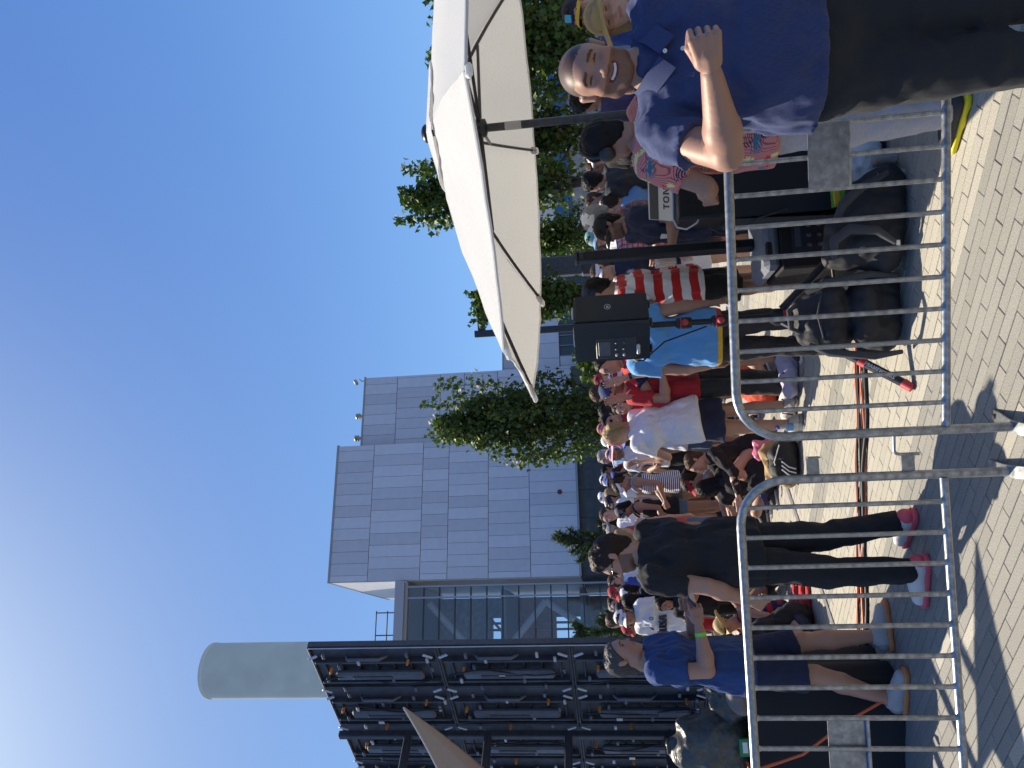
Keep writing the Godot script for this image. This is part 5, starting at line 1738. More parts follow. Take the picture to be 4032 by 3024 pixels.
	tag(obj("extension_cord", MB.new().tube([Vector3(-2.36, 0.9, -4.72), Vector3(-2.4, 0.89, -4.63), Vector3(-2.35, 0.85, -4.62), Vector3(-2.25, 0.6, -4.6), Vector3(-2.05, 0.35, -4.58), Vector3(-1.93, 0.12, -4.6), Vector3(-1.88, 0.03, -4.64), Vector3(-1.86, 0.012, -4.72), Vector3(-1.9, 0.012, -4.95), Vector3(-1.88, 0.012, -5.2)], 0.009, 8), orange), "orange extension cord trailing down the draped table", "cord")
	# cable run over the paving
	var cols := [orange, mat("cable_black", lin(0.012, 0.012, 0.014), 0.6), mat("cable_black", lin(0.012, 0.012, 0.014), 0.6), mat("cable_grey", lin(0.25, 0.26, 0.27), 0.5), mat("cable_black", lin(0.012, 0.012, 0.014), 0.6), orange, mat("cable_black", lin(0.012, 0.012, 0.014), 0.6)]
	var names := ["orange cable at the far side of the cable run", "black cable next to the far orange one in the cable run", "thin black cable in the middle of the cable run", "pale grey cable twisting through the cable run", "black cable lying beside the pale grey one", "orange cable inside the cable run", "thick black cable at the near side of the cable run"]
	for i in 7:
		var pts := []
		for k in 34:
			var q := k / 33.0
			var x := lerpf(0.42, -2.3, q)
			var z := lerpf(-5.0, -5.42, q) + (i - 3) * 0.026 + 0.022 * sin(q * 11.0 + i * 1.9) + 0.012 * sin(q * 29.0 + i)
			pts.append(Vector3(x, 0.011 + 0.012 * maxf(0.0, sin(q * 11.0 + i * 2.6)), z))
		tag(obj("floor_cable", MB.new().tube(pts, 0.012 if i == 6 else 0.0085, 7), cols[i]), names[i], "cable", "cables lying across the paving")
	# things around the seated people
	var wb := thing("water_bottle", "clear water bottle with a blue cap standing on the paving", "bottle", Vector3(-0.49, 0, -6.62))
	var water := mat("bottle_plastic", Color(0.85, 0.92, 0.97, 0.3), 0.05)
	water.transparency = BaseMaterial3D.TRANSPARENCY_ALPHA
	obj("bottle", MB.new().lathe([Vector2(0.001, 0.002), Vector2(0.03, 0.002), Vector2(0.032, 0.01), Vector2(0.032, 0.06), Vector2(0.03, 0.065), Vector2(0.032, 0.07), Vector2(0.032, 0.14), Vector2(0.013, 0.185), Vector2(0.013, 0.2)], Vector3.ZERO, 18), water, wb)
	obj("bottle_label", MB.new().lathe([Vector2(0.0328, 0.085), Vector2(0.0328, 0.135)], Vector3.ZERO, 18), mat("label_blue", lin(0.1, 0.3, 0.6), 0.4), wb)
	obj("bottle_cap", MB.new().lathe([Vector2(0.015, 0.196), Vector2(0.015, 0.216), Vector2(0.001, 0.217)], Vector3.ZERO, 14), mat("cap_blue", lin(0.02, 0.06, 0.5), 0.4), wb)
	var sb := soft("sports_bag", "black sports bag with three pale stripes beside the striped cushion", "bag", Vector3(-0.8, 0, -6.85), [[Vector3(-0.1, 0.1, 0), Vector3(0.1, 0.1, 0), 0.1, 0.1, 0.05], [Vector3(-0.08, 0.19, 0), Vector3(0.06, 0.19, 0), 0.07, 0.06, 0.05]], black, 0.013, 0.02)
	for i in 3:
		obj("stripe", MB.new().tube([Vector3(-0.13 + i * 0.035, 0.05, 0.098), Vector3(-0.11 + i * 0.035, 0.11, 0.109), Vector3(-0.06 + i * 0.035, 0.165, 0.095)], 0.0065, 6), white, sb)
	obj("piping", MB.new().tube([Vector3(-0.17, 0.17, 0.07), Vector3(0, 0.22, 0.07), Vector3(0.15, 0.17, 0.07)], 0.005, 6), white, sb)
	soft("tan_jacket", "tan jacket dropped over the striped sports bag", "jacket", Vector3(-0.82, 0.0, -7.0), [[Vector3(-0.12, 0.2, 0), Vector3(0.1, 0.24, 0), 0.06, 0.05, 0.05], [Vector3(0.1, 0.24, 0), Vector3(0.18, 0.06, 0.03), 0.045, 0.05, 0.05], [Vector3(-0.12, 0.2, 0), Vector3(-0.18, 0.05, 0.05), 0.05, 0.05, 0.05]], cloth("tan_jacket", lin(0.4, 0.27, 0.13)), 0.014, 0.03)
	soft("clothes_heap", "heap of white and lavender clothes on the paving", "clothes", Vector3(-0.02, 0, -6.72), [[Vector3(-0.16, 0.05, 0), Vector3(0.12, 0.05, 0), 0.07, 0.07, 0.06], [Vector3(-0.05, 0.1, 0), Vector3(0.1, 0.11, -0.02), 0.06, 0.05, 0.06]], cloth("lavender", lin(0.48, 0.46, 0.6)), 0.014, 0.03, Vector3(8, 8, 8))
	var cu := soft("striped_cushion", "white cushion with dark brown stripes beside the clothes heap", "cushion", Vector3(-0.3, 0, -6.86), [[Vector3(-0.12, 0.05, 0), Vector3(0.12, 0.05, 0), 0.055, 0.055, 0.05], [Vector3(-0.1, 0.06, -0.08), Vector3(0.1, 0.06, -0.08), 0.055, 0.055, 0.05]], cloth("cushion_white", lin(0.62, 0.6, 0.6)))
	for i in 5:
		obj("stripe", MB.new().tube([Vector3(-0.1 + i * 0.03, 0.035, 0.056), Vector3(-0.09 + i * 0.03, 0.085, 0.045), Vector3(-0.085 + i * 0.03, 0.112, 0.0)], 0.0065, 6), cloth("stripe_brown", lin(0.07, 0.03, 0.03)), cu)
	soft("pink_bag", "crumpled pink plastic bag beside the seated pair", "bag", Vector3(-0.76, 0.0, -7.35), [[Vector3(-0.06, 0.09, 0), Vector3(0.06, 0.09, 0), 0.085, 0.085, 0.04], [Vector3(-0.02, 0.22, 0), Vector3(0.05, 0.24, 0), 0.07, 0.05, 0.05]], mat("pink_plastic", lin(0.62, 0.16, 0.28), 0.35), 0.013, 0.028, Vector3(8, 8, 8))
	soft("red_blanket", "red blanket spread under the seated people", "blanket", Vector3(-2.1, 0, -6.9), [[Vector3(-0.5, 0.012, -0.3), Vector3(0.35, 0.012, -0.3), 0.03, 0.03, 0.05], [Vector3(-0.5, 0.012, 0.0), Vector3(0.4, 0.012, 0.0), 0.03, 0.03, 0.12], [Vector3(-0.45, 0.012, 0.2), Vector3(0.4, 0.012, 0.2), 0.03, 0.03, 0.16], [Vector3(-0.5, 0.012, -0.15), Vector3(0.4, 0.012, -0.15), 0.03, 0.03, 0.12]], cloth("blanket_red", lin(0.5, 0.03, 0.035)), 0.014, 0.02, Vector3(6, 6, 6))
	soft("blue_bag", "royal blue drawstring bag on the ground behind the man in black", "bag", Vector3(-1.62, 0, -7.3), [[Vector3(-0.06, 0.1, 0), Vector3(0.07, 0.09, 0), 0.1, 0.09, 0.05], [Vector3(-0.03, 0.22, 0), Vector3(0.0, 0.25, 0), 0.06, 0.03, 0.05]], cloth("blue_bag", lin(0.02, 0.05, 0.35)), 0.014, 0.04)


# ---------------------------------------------------------------- prints
func stripes_print(a: Color, b: Color, n: int, wave: float) -> Image:
	var img := Image.create(256, 256, false, Image.FORMAT_RGB8)
	for y in 256:
		for x in 256:
			var v := (y + wave * sin(x * TAU / 256.0 * 2.0) + wave * 0.5 * sin(x * TAU / 256.0 * 5.0)) / 256.0 * n
			img.set_pixel(x, y, a if fposmod(v, 1.0) < 0.5 else b)
	return img


func plaid_print(base: Color, a: Color, b: Color) -> Image:
	var img := Image.create(128, 128, false, Image.FORMAT_RGB8)
	for y in 128:
		for x in 128:
			var c := base
			if x % 64 < 26: c = c.lerp(a, 0.55)
			if y % 64 < 26: c = c.lerp(a, 0.55)
			if x % 64 in [40, 41, 42] or y % 64 in [40, 41, 42]: c = c.lerp(b, 0.7)
			img.set_pixel(x, y, c)
	return img


func floral_print() -> Image:
	var img := Image.create(512, 512, false, Image.FORMAT_RGB8)
	for y in 512:
		for x in 512:
			img.set_pixel(x, y, Color(0.8, 0.5, 0.47) if x % 10 < 7 else Color(0.58, 0.32, 0.32))
	var r := RandomNumberGenerator.new()
	r.seed = 5
	var dark := Color(0.14, 0.14, 0.22)
	var teal := Color(0.16, 0.42, 0.5)
	var red := Color(0.78, 0.16, 0.15)
	var cream := Color(0.8, 0.8, 0.52)
	for k in 46:
		var cx := r.randi() % 512
		var cy := r.randi() % 512
		var an := r.randf() * TAU
		var kind := k % 5
		var n := 5 if kind == 0 else 9
		for q in n:
			var a := an + TAU * q / 5.0 if kind == 0 else an + (q - 4) * 0.12
			var col: Color = [red, dark, teal, cream, dark][kind]
			if kind == 1 or kind == 4:
				# fern frond: ribs to both sides of a stem
				var sx := cx + cos(an) * (q - 4) * 11.0
				var sy := cy + sin(an) * (q - 4) * 11.0
				for s in [-1.0, 1.0]:
					for t in 18:
						var px := int(sx + cos(an + s * 1.0) * t)
						var py := int(sy + sin(an + s * 1.0) * t)
						img.fill_rect(Rect2i(posmod(px, 509), posmod(py, 509), 3, 3), col)
			else:
				var ln := 20 if kind == 0 else (44 if kind == 2 else 26)
				if kind != 0: a = an + (q - 4) * (0.32 if kind == 2 else 0.7)
				for t in ln:
					var w := int(2 + 6.0 * sin(PI * t / ln)) if kind != 2 else int(2 + 3.0 * sin(PI * t / ln))
					img.fill_rect(Rect2i(posmod(int(cx + cos(a) * t), 504), posmod(int(cy + sin(a) * t), 504), w, w), col)
	return img


func jersey_print() -> Image:
	# sky blue with a red and a yellow band round the hem
	var img := Image.create(64, 256, false, Image.FORMAT_RGB8)
	img.fill(Color(0.36, 0.6, 0.82))
	img.fill_rect(Rect2i(0, 236, 32, 12), Color(0.75, 0.18, 0.16))
	img.fill_rect(Rect2i(32, 236, 32, 12), Color(0.85, 0.68, 0.16))
	img.fill_rect(Rect2i(0, 248, 64, 8), Color(0.08, 0.09, 0.13))
	return img


func band(root: Node3D, called: String, k: String, m: Material, r := 0.032, w := 0.02) -> void:
	var j: Dictionary = root.get_meta("j")
	var a: Vector3 = j["wr" + k] - j["fd" + k] * 0.035
	obj(called, MB.new().tube([a, a - j["fd" + k] * w], r, 16), m, root)


func rail_at(root: Node3D, k: String, reach := 0.09) -> Vector3:
	var j: Dictionary = root.get_meta("j")
	return root.transform * (j["wr" + k] + j["fd" + k] * reach)


# ---------------------------------------------------------------- the cast
func cast() -> void:
	var black := cloth("black_cotton", lin(0.013, 0.013, 0.015))
	var navy := cloth("navy_cotton", lin(0.016, 0.022, 0.055))
	var royal := cloth("royal_cotton", lin(0.035, 0.075, 0.33))
	var white := cloth("white_cotton", lin(0.78, 0.78, 0.79))
	var red := cloth("red_cotton", lin(0.42, 0.025, 0.035))
	var coral := cloth("coral_cotton", lin(0.55, 0.1, 0.09))
	var grey := cloth("grey_cotton", lin(0.13, 0.13, 0.135))
	var char_ := cloth("charcoal_cotton", lin(0.035, 0.035, 0.037))
	var denim := cloth("denim", lin(0.1, 0.16, 0.25))
	var khaki := cloth("pale_trousers", lin(0.42, 0.4, 0.41))
	var pink := cloth("pink_cap", lin(0.62, 0.17, 0.22))
	var lightblue := cloth("light_blue", lin(0.15, 0.32, 0.58))
	var purple := cloth("purple_navy", lin(0.045, 0.04, 0.13))
	var yellow := cloth("yellow_cotton", lin(0.62, 0.42, 0.04))
	var straw := worn("straw", lin(0.62, 0.47, 0.22), 0.8, 0.0, 30.0, 0.7)
	var tanhat := cloth("tan_felt", lin(0.45, 0.29, 0.1))
	var olive := cloth("olive_cotton", lin(0.07, 0.075, 0.045))
	var usa := printed("red_white_stripes", stripes_print(Color(0.74, 0.13, 0.13), Color(0.86, 0.86, 0.87), 1, 16), Vector3(2.2, 7.5, 1))
	var fine_stripes := printed("navy_white_stripes", stripes_print(Color(0.1, 0.12, 0.2), Color(0.85, 0.85, 0.87), 1, 0), Vector3(1, 40, 1))
	var plaid := printed("plaid_red_blue", plaid_print(Color(0.52, 0.36, 0.35), Color(0.24, 0.26, 0.4), Color(0.75, 0.5, 0.45)), Vector3(5, 5, 1))
	var plaid2 := printed("plaid_blue_white", plaid_print(Color(0.7, 0.72, 0.82), Color(0.45, 0.48, 0.66), Color(0.2, 0.22, 0.4)), Vector3(9, 9, 1))
	var floral := printed("pink_floral", floral_print(), Vector3(2.1, 2.1, 1))
	var starry := printed("blue_tie_dye", plaid_print(Color(0.3, 0.45, 0.72), Color(0.12, 0.2, 0.5), Color(0.85, 0.88, 0.95)), Vector3(4, 4, 1))
	var hatprint := printed("pink_hat_print", stripes_print(Color(0.75, 0.5, 0.55), Color(0.82, 0.76, 0.78), 9, 6), Vector3(2, 6, 1))
	var jersey := printed("sky_blue_jersey", jersey_print(), Vector3(1.4, 1.45, 1))
	jersey.uv1_offset = Vector3(0.5, 2.165, 0)
	jersey.texture_repeat = false
	var g_near := "people near the barriers"
	var shoe_w := [mat("shoe_white", lin(0.55, 0.55, 0.56), 0.6), mat("sole_white", lin(0.6, 0.6, 0.58), 0.7)]
	var shoe_p := [mat("shoe_pale", lin(0.6, 0.58, 0.55), 0.6), mat("sole_pink", lin(0.72, 0.1, 0.13), 0.6)]
	var shoe_o := [mat("shoe_grey", lin(0.38, 0.37, 0.37), 0.7), mat("sole_orange", lin(0.6, 0.22, 0.07), 0.6), mat("heel_grey", lin(0.25, 0.24, 0.24), 0.7)]
	var shoe_y := [mat("shoe_dark", lin(0.03, 0.03, 0.035), 0.7), mat("sole_yellow", lin(0.75, 0.6, 0.01), 0.5)]

	# the big man in front of the barrier
	var rib := cloth("navy_ribbed", lin(0.042, 0.06, 0.15))
	rib.albedo_texture = noise_tex("rib_tone", 0.05, 256, Color(0.72, 0.72, 0.75), Color(1, 1, 1), false, 2)
	rib.uv1_scale = Vector3(30, 3, 30)
	var m1 := person({"lb": "big smiling man in a navy short sleeved shirt with a raised fist", "x": 0.945, "z": -2.38, "yaw": -6, "h": 1.73, "w": 1.17, "belly": 0.055, "fine": true, "face": "grin", "hair": ["none"], "sk": 2, "lean": 2, "hr": -12, "hy": -12, "hp": 3, "top": ["tee", rib], "hem": -0.02, "fold": 0.02, "bot": ["long", cloth("black_denim", lin(0.013, 0.015, 0.018))], "L": "down", "sleeve": 0.55, "R": [Vector3(0.4, -0.54, 0.7), Vector3(-0.64, 0.2, 0.56)], "hr_": "fist", "legs": "close", "group": g_near})
	var ht: Transform3D = m1.get_meta("ht")
	obj("teeth", MB.new().tube([Vector3(-0.022, -0.05, 0.085), Vector3(-0.011, -0.0535, 0.0905), Vector3(0, -0.0545, 0.092), Vector3(0.011, -0.0535, 0.0905), Vector3(0.022, -0.05, 0.085)], 0.0048, 8), mat("teeth", lin(0.6, 0.58, 0.53), 0.3), m1).transform = ht
	var j1: Dictionary = m1.get_meta("j")
	var collar := MB.new()
	for s in [-1.0, 1.0]:
		var n0: Vector3 = j1.neck
		collar.sheet([[n0 + Vector3(0.004 * s, -0.05, 0.1), n0 + Vector3(0.045 * s, -0.01, 0.075), n0 + Vector3(0.075 * s, 0.02, 0.01), n0 + Vector3(0.05 * s, 0.03, -0.06)], [n0 + Vector3(0.045 * s, -0.095, 0.118), n0 + Vector3(0.09 * s, -0.05, 0.085), n0 + Vector3(0.11 * s, -0.02, 0.01), n0 + Vector3(0.07 * s, -0.01, -0.085)]], 0.006)
	obj("collar", collar, rib, m1)
	for y in [0.02, -0.03]:
		obj("button", MB.new().lathe([Vector2(0.0065, 0), Vector2(0.0065, 0.002), Vector2(0.001, 0.0025)], Vector3.ZERO, 12), mat("button", lin(0.6, 0.6, 0.58), 0.4), m1).transform = Transform3D(Basis(Vector3.RIGHT, PI * 0.42), j1.neck + Vector3(0.006, y - 0.085, 0.118 - y * 0.12))

	# man in black and man in blue, facing each other across the gap
	var m2 := person({"lb": "man in black clothes and sunglasses with white and pink shoes", "x": -0.99, "z": -4.3, "yaw": -118, "hy": 34, "h": 1.755, "fine": true, "w": 1.1, "face": "beard", "hair": ["quiff", "dark"], "shades": true, "sk": 1, "top": ["tee", black], "hem": 0.12, "bot": ["long", cloth("black_trousers", lin(0.011, 0.012, 0.016))], "L": [Vector3(0.14, -1, 0.1), Vector3(-0.12, -0.85, 0.5)], "R": [Vector3(0.14, -1, 0.1), Vector3(-0.2, -0.8, 0.55)], "hl": "grip", "shoe": shoe_p, "legs": "half", "hp": 3, "group": g_near})
	var ink := mat("tattoo", lin(0.07, 0.06, 0.06), 0.6)
	var j2: Dictionary = m2.get_meta("j")
	for q in [0.25, 0.34, 0.42]:
		var c: Vector3 = j2.ell.lerp(j2.wrl, q)
		var d: Vector3 = j2.fdl
		obj("tattoo", MB.new().tube([c, c + d * 0.008], 0.0395 - q * 0.013, 14, false), ink, m2)
	var m3 := person({"lb": "man in a blue tee looking at his phone with a green wristband", "x": -1.77, "z": -4.72, "yaw": 88, "h": 1.735, "fine": true, "w": 1.05, "hair": ["short", "salt"], "sk": 1, "lean": 5, "hp": 4, "top": ["tee", cloth("blue_cotton", lin(0.022, 0.06, 0.19))], "hem": 0.1, "bot": ["shorts", navy], "R": [Vector3(0.1, -1, 0.06), Vector3(-0.22, 0.12, 0.95)], "L": [Vector3(0.15, -0.95, 0.2), Vector3(-0.5, 0.22, 0.85)], "hl": "grip", "hr_": "grip", "shoe": shoe_o, "legs": "stride", "group": g_near})
	band(m3, "wristband", "r", mat("band_green", lin(0.18, 0.75, 0.06), 0.5), 0.033, 0.022)
	var j3: Dictionary = m3.get_meta("j")
	var ph := thing("phone", "blue cased phone held up by the man in the blue tee", "phone", m3.transform * (j3.wrr.lerp(j3.wrl, 0.4) + Vector3(0, 0.015, 0.135)), deg_to_rad(82))
	obj("case", MB.new().box(Vector3.ZERO, Vector3(0.15, 0.012, 0.075), 0.005, Basis(Vector3.RIGHT, -0.7)), mat("phone_blue", lin(0.02, 0.04, 0.16), 0.3), ph)
	obj("screen", MB.new().box(Vector3(0, 0.0055, -0.0045), Vector3(0.138, 0.003, 0.066), 0.001, Basis(Vector3.RIGHT, -0.7)), mat("screen_dark", lin(0.01, 0.012, 0.015), 0.1), ph)

	# the man in the floral shirt and those behind the big man
	var m4 := person({"lb": "man in a pink floral shirt and headphones at the sound desk", "x": 1.15, "z": -3.62, "yaw": -148, "h": 1.68, "mid": true, "w": 1.17, "belly": 0.045, "hair": ["short", "black"], "sk": 2, "top": ["tee", floral], "hem": 0.12, "bot": ["long", khaki], "R": "bent", "L": [Vector3(0.3, -0.9, 0.3), Vector3(-0.5, -0.2, 0.85)], "hp": 8, "shoe": shoe_y, "lean": 4, "group": g_near})
	var hp := MB.new()
	for s in [-1.0, 1.0]:
		hp.lathe([Vector2(0.001, 0.036), Vector2(0.03, 0.034), Vector2(0.042, 0.02), Vector2(0.042, 0.004), Vector2(0.03, 0.0)], Vector3(0.078 * s, 0.0, -0.003), 16, Basis(Vector3.BACK, -PI * 0.5 * s))
	var arc := []
	for i in 11:
		var a := PI * i / 10.0
		arc.append(Vector3(cos(a) * 0.102, 0.03 + sin(a) * 0.105, -0.003))
	hp.tube(arc, 0.009, 8)
	obj("headphones", hp, mat("headphone_black", lin(0.012, 0.013, 0.015), 0.35), m4).transform = m4.get_meta("ht")
	person({"lb": "smiling woman in a tan felt hat behind the big man's shoulder", "x": 1.73, "z": -3.66, "yaw": -28, "h": 1.63, "mid": true, "fem": true, "hair": ["bob", "blond"], "hat": ["wide", tanhat], "sk": 0, "top": ["tee", olive], "bot": ["long", denim], "hr": 10, "group": g_near})
	var m6 := person({"lb": "person in a dark cap with yellow brim at the frame edge", "x": 2.5, "z": -5.2, "yaw": -48, "h": 1.78, "hair": ["short", "dark"], "hat": ["cap", navy, yellow], "shades": true, "sk": 1, "top": ["tee", royal], "bot": ["shorts", grey], "group": g_near})
	obj("cap_patch", MB.new().box(Vector3(0, 0.085, 0.104), Vector3(0.05, 0.045, 0.008), 0.002, Basis(Vector3.RIGHT, -0.35)), mat("patch_cyan", lin(0.05, 0.4, 0.7), 0.5), m6).transform = m6.get_meta("ht")
	person({"lb": "dark haired man in a purple navy shirt beside the parasol pole", "x": 2.4, "z": -6.6, "yaw": -165, "h": 1.79, "hair": ["curly", "black"], "sk": 2, "top": ["tee", purple], "bot": ["long", char_]})
	# right hand group behind the sound desk
	person({"lb": "man with wavy black hair in a charcoal tee behind the laptop", "x": 2.18, "z": -8.5, "yaw": -150, "h": 1.76, "hair": ["curly", "black"], "sk": 2, "top": ["tee", char_], "bot": ["long", black], "L": "hold"})
	person({"lb": "curly brown haired woman with both hands near her face", "x": 2.63, "z": -9.5, "yaw": -40, "h": 1.71, "fem": true, "hair": ["curly", "brown"], "sk": 3, "top": ["tank", black], "bot": ["shorts", denim], "L": "up", "R": "up", "hp": 18})
	person({"lb": "person in a white visor between the headphones and the curly head", "x": 2.36, "z": -8.0, "yaw": -70, "h": 1.74, "hair": ["short", "black"], "hat": ["visor", white], "sk": 2, "top": ["tee", black], "bot": ["shorts", grey]})
	person({"lb": "brown haired man in profile behind the plaid shirt", "x": 2.2, "z": -9.5, "yaw": -75, "h": 1.755, "hair": ["short", "brown"], "sk": 2, "top": ["tee", navy], "bot": ["shorts", black]})
	person({"lb": "short person in a white cap beneath the brown haired man", "x": 1.9, "z": -8.4, "yaw": -160, "h": 1.58, "hair": ["short", "dark"], "hat": ["cap", white], "sk": 2, "top": ["tee", lightblue], "bot": ["shorts", lightblue]})
	person({"lb": "man in a white cap and plaid shirt behind the sound desk", "x": 1.3, "z": -6.25, "yaw": -105, "h": 1.745, "mid": true, "w": 1.08, "hair": ["short", "grey"], "hat": ["cap", white], "sk": 1, "top": ["tee", plaid], "bot": ["shorts", lightblue], "L": "bent"})
	var m8 := person({"lb": "man in a black cap and black polo holding an orange drink", "x": 1.12, "z": -5.72, "yaw": -82, "h": 1.65, "mid": true, "w": 1.12, "belly": 0.03, "face": "beard", "hair": ["short", "black"], "hat": ["cap", black], "sk": 2, "top": ["tee", navy], "bot": ["long", navy], "L": [Vector3(0.15, -1, 0.1), Vector3(-0.2, 0.12, 0.95)], "hl": "grip", "shades": true})
	obj("shirt_emblem", MB.new().box(Vector3(0.09, 1.2, 0.128), Vector3(0.055, 0.065, 0.02), 0.006, Basis(Vector3.UP, 0.5)), mat("print_white", lin(0.7, 0.7, 0.7), 0.6), m8)
	var cup := thing("beer_cup", "clear cup of orange beer held by the man in the black cap", "cup", rail_at(m8, "l", 0.09) + Vector3(0, -0.04, 0))
	obj("cup", MB.new().lathe([Vector2(0.03, 0), Vector2(0.044, 0.15), Vector2(0.042, 0.15), Vector2(0.029, 0.004)], Vector3.ZERO, 18), mats["clear_plastic"], cup)
	obj("beer", MB.new().lathe([Vector2(0.001, 0.005), Vector2(0.0285, 0.006), Vector2(0.039, 0.12), Vector2(0.001, 0.121)], Vector3.ZERO, 18), mat("beer", lin(0.65, 0.25, 0.01), 0.2), cup)
	person({"lb": "person in a green and blue cap behind the black cap", "x": 1.66, "z": -9.0, "yaw": -60, "h": 1.77, "hair": ["short", "dark"], "hat": ["cap", cloth("green_blue_cap", lin(0.2, 0.42, 0.35)), lightblue], "sk": 1, "top": ["tee", white], "bot": ["shorts", navy]})
	person({"lb": "person in a red cap and red patterned shirt behind the column loudspeaker", "x": 1.27, "z": -8.0, "yaw": -30, "h": 1.67, "hair": ["short", "dark"], "hat": ["cap", red], "sk": 2, "top": ["tee", printed("red_white_fleck", plaid_print(Color(0.8, 0.75, 0.75), Color(0.75, 0.15, 0.18), Color(0.2, 0.2, 0.4)), Vector3(9, 9, 1))], "bot": ["shorts", royal], "L": "hold", "R": "hold"})
	person({"lb": "woman with brown hair, white visor and a starry navy scarf", "x": 1.05, "z": -7.6, "yaw": -48, "h": 1.72, "fem": true, "hair": ["tail", "brown"], "hat": ["visor", white], "sk": 0, "top": ["tee", navy], "bot": ["shorts", white]})
	var m12 := person({"lb": "man in a navy cap and red and white striped jersey", "x": 0.68, "z": -6.02, "yaw": -112, "h": 1.77, "mid": true, "w": 1.12, "hair": ["short", "black"], "hat": ["cap", navy], "sk": 2, "top": ["tee", usa], "hem": 0.12, "bot": ["shorts", black], "L": "cross", "R": [Vector3(0.2, -0.9, 0.3), Vector3(-0.8, 0.2, 0.5)]})
	band(m12, "wristband", "l", mats["band_green"], 0.033, 0.014)
	band(m12, "watch", "r", mat("watch_black", lin(0.01, 0.01, 0.012), 0.4), 0.033, 0.025)
	person({"lb": "person in a sky blue jersey standing behind the tripod loudspeaker", "x": 0.25, "z": -5.5, "yaw": 160, "h": 1.7, "mid": true, "w": 1.06, "hair": ["short", "dark"], "sk": 1, "top": ["tee", jersey], "hem": 0.14, "bot": ["long", char_], "L": "down", "R": "down"})
	var m14 := person({"lb": "person in a navy and red shirt raising a hand with a watch", "x": 0.14, "z": -6.7, "yaw": -66, "h": 1.72, "hair": ["short", "dark"], "sk": 1, "top": ["tee", printed("navy_red_white", stripes_print(Color(0.1, 0.12, 0.28), Color(0.72, 0.14, 0.16), 1, 10), Vector3(1.5, 2.2, 1))], "bot": ["shorts", black], "L": "up", "R": "up", "hl": "flat", "hr_": "flat"})
	band(m14, "watch", "l", mats["watch_black"], 0.032, 0.025)
	# middle group
	var m15 := person({"lb": "man in a red tee and a blue cap with a starred brim", "x": -0.1, "z": -7.0, "yaw": 62, "h": 1.69, "mid": true, "w": 1.03, "face": "beard", "hair": ["short", "dark"], "hat": ["cap", cloth("cap_flag_blue", lin(0.03, 0.055, 0.16)), printed("star_brim", plaid_print(Color(0.12, 0.15, 0.36), Color(0.1, 0.12, 0.3), Color(0.9, 0.9, 0.92)), Vector3(3, 2, 1))], "sk": 1, "top": ["tee", red], "hem": 0.13, "bot": ["long", char_], "R": "bent", "L": "bent", "hr_": "flat"})
	var m16 := person({"lb": "blond woman in a white tee and navy skirt bending forward", "x": -0.4, "z": -6.75, "yaw": -140, "h": 1.7, "mid": true, "w": 1.12, "fem": true, "hair": ["tail", "blond"], "hat": ["visor", pink], "sk": 1, "lean": 15, "hp": 14, "top": ["tee", white], "hem": 0.12, "bot": ["skirt", navy], "L": [Vector3(0.2, -0.85, 0.35), Vector3(-0.15, 0.9, 0.4)], "R": [Vector3(0.25, -0.7, 0.6), Vector3(-0.2, 0.85, 0.4)], "shoe": [mat("shoe_stone", lin(0.4, 0.37, 0.33), 0.8), mat("sole_stone", lin(0.3, 0.28, 0.25), 0.8)]})
	person({"lb": "person in a red cap under the low green shrub", "x": -0.02, "z": -11.0, "yaw": -30, "h": 1.79, "hair": ["short", "dark"], "hat": ["cap", red], "shades": true, "sk": 0, "top": ["tee", usa], "bot": ["shorts", navy]})
	person({"lb": "sandy haired man with his head bowed behind the blue cap", "x": -0.19, "z": -10.9, "yaw": -120, "h": 1.85, "hair": ["curly", "brown"], "sk": 0, "hp": 25, "top": ["tee", white], "bot": ["shorts", grey], "L": "up"})
	person({"lb": "man with thick black hair beside the shoulder of the red tee", "x": -0.46, "z": -11.0, "yaw": 165, "h": 1.745, "hair": ["curly", "black"], "sk": 2, "top": ["tee", lightblue], "bot": ["shorts", black]})
	person({"lb": "young woman with dark hair parted round a pale face", "x": -0.32, "z": -8.5, "yaw": -25, "h": 1.58, "fem": true, "hair": ["long", "dark"], "sk": 0, "top": ["tee", red], "bot": ["shorts", denim]})
	person({"lb": "dark haired man in sunglasses with a red neckerchief", "x": -0.53, "z": -9.9, "yaw": -28, "h": 1.695, "hair": ["quiff", "black"], "shades": true, "sk": 1, "top": ["tee", red], "bot": ["shorts", navy]})
	person({"lb": "sunburnt man in a pink cap and white framed sunglasses", "x": -0.75, "z": -11.5, "yaw": -12, "h": 1.79, "hair": ["short", "brown"], "hat": ["cap", pink], "shades": true, "sk": 0, "top": ["tee", navy], "bot": ["shorts", grey]})
	person({"lb": "dark skinned man in a white cap between the pink cap and the pink hat", "x": -0.97, "z": -12.0, "yaw": -35, "h": 1.745, "hair": ["buzz", "black"], "hat": ["cap", white], "sk": 4, "top": ["tee", black], "bot": ["shorts", grey]})
	person({"lb": "person in a blue starry bucket hat behind the bending woman", "x": -0.66, "z": -8.6, "yaw": 172, "h": 1.56, "hair": ["bob", "brown"], "fem": true, "hat": ["bucket", starry], "sk": 1, "top": ["tee", white], "bot": ["shorts", denim]})
	person({"lb": "bearded man in a wide pink patterned sun hat and white tee", "x": -1.03, "z": -10.4, "yaw": -16, "h": 1.68, "face": "beard", "hair": ["short", "dark"], "hat": ["wide", hatprint], "sk": 1, "top": ["tee", white], "bot": ["shorts", black], "L": "hold", "R": "hold"})
	person({"lb": "grey haired man at the back beside the pink sun hat", "x": -1.22, "z": -12.0, "yaw": -50, "h": 1.825, "hair": ["short", "grey"], "sk": 0, "top": ["tee", lightblue], "bot": ["long", khaki]})
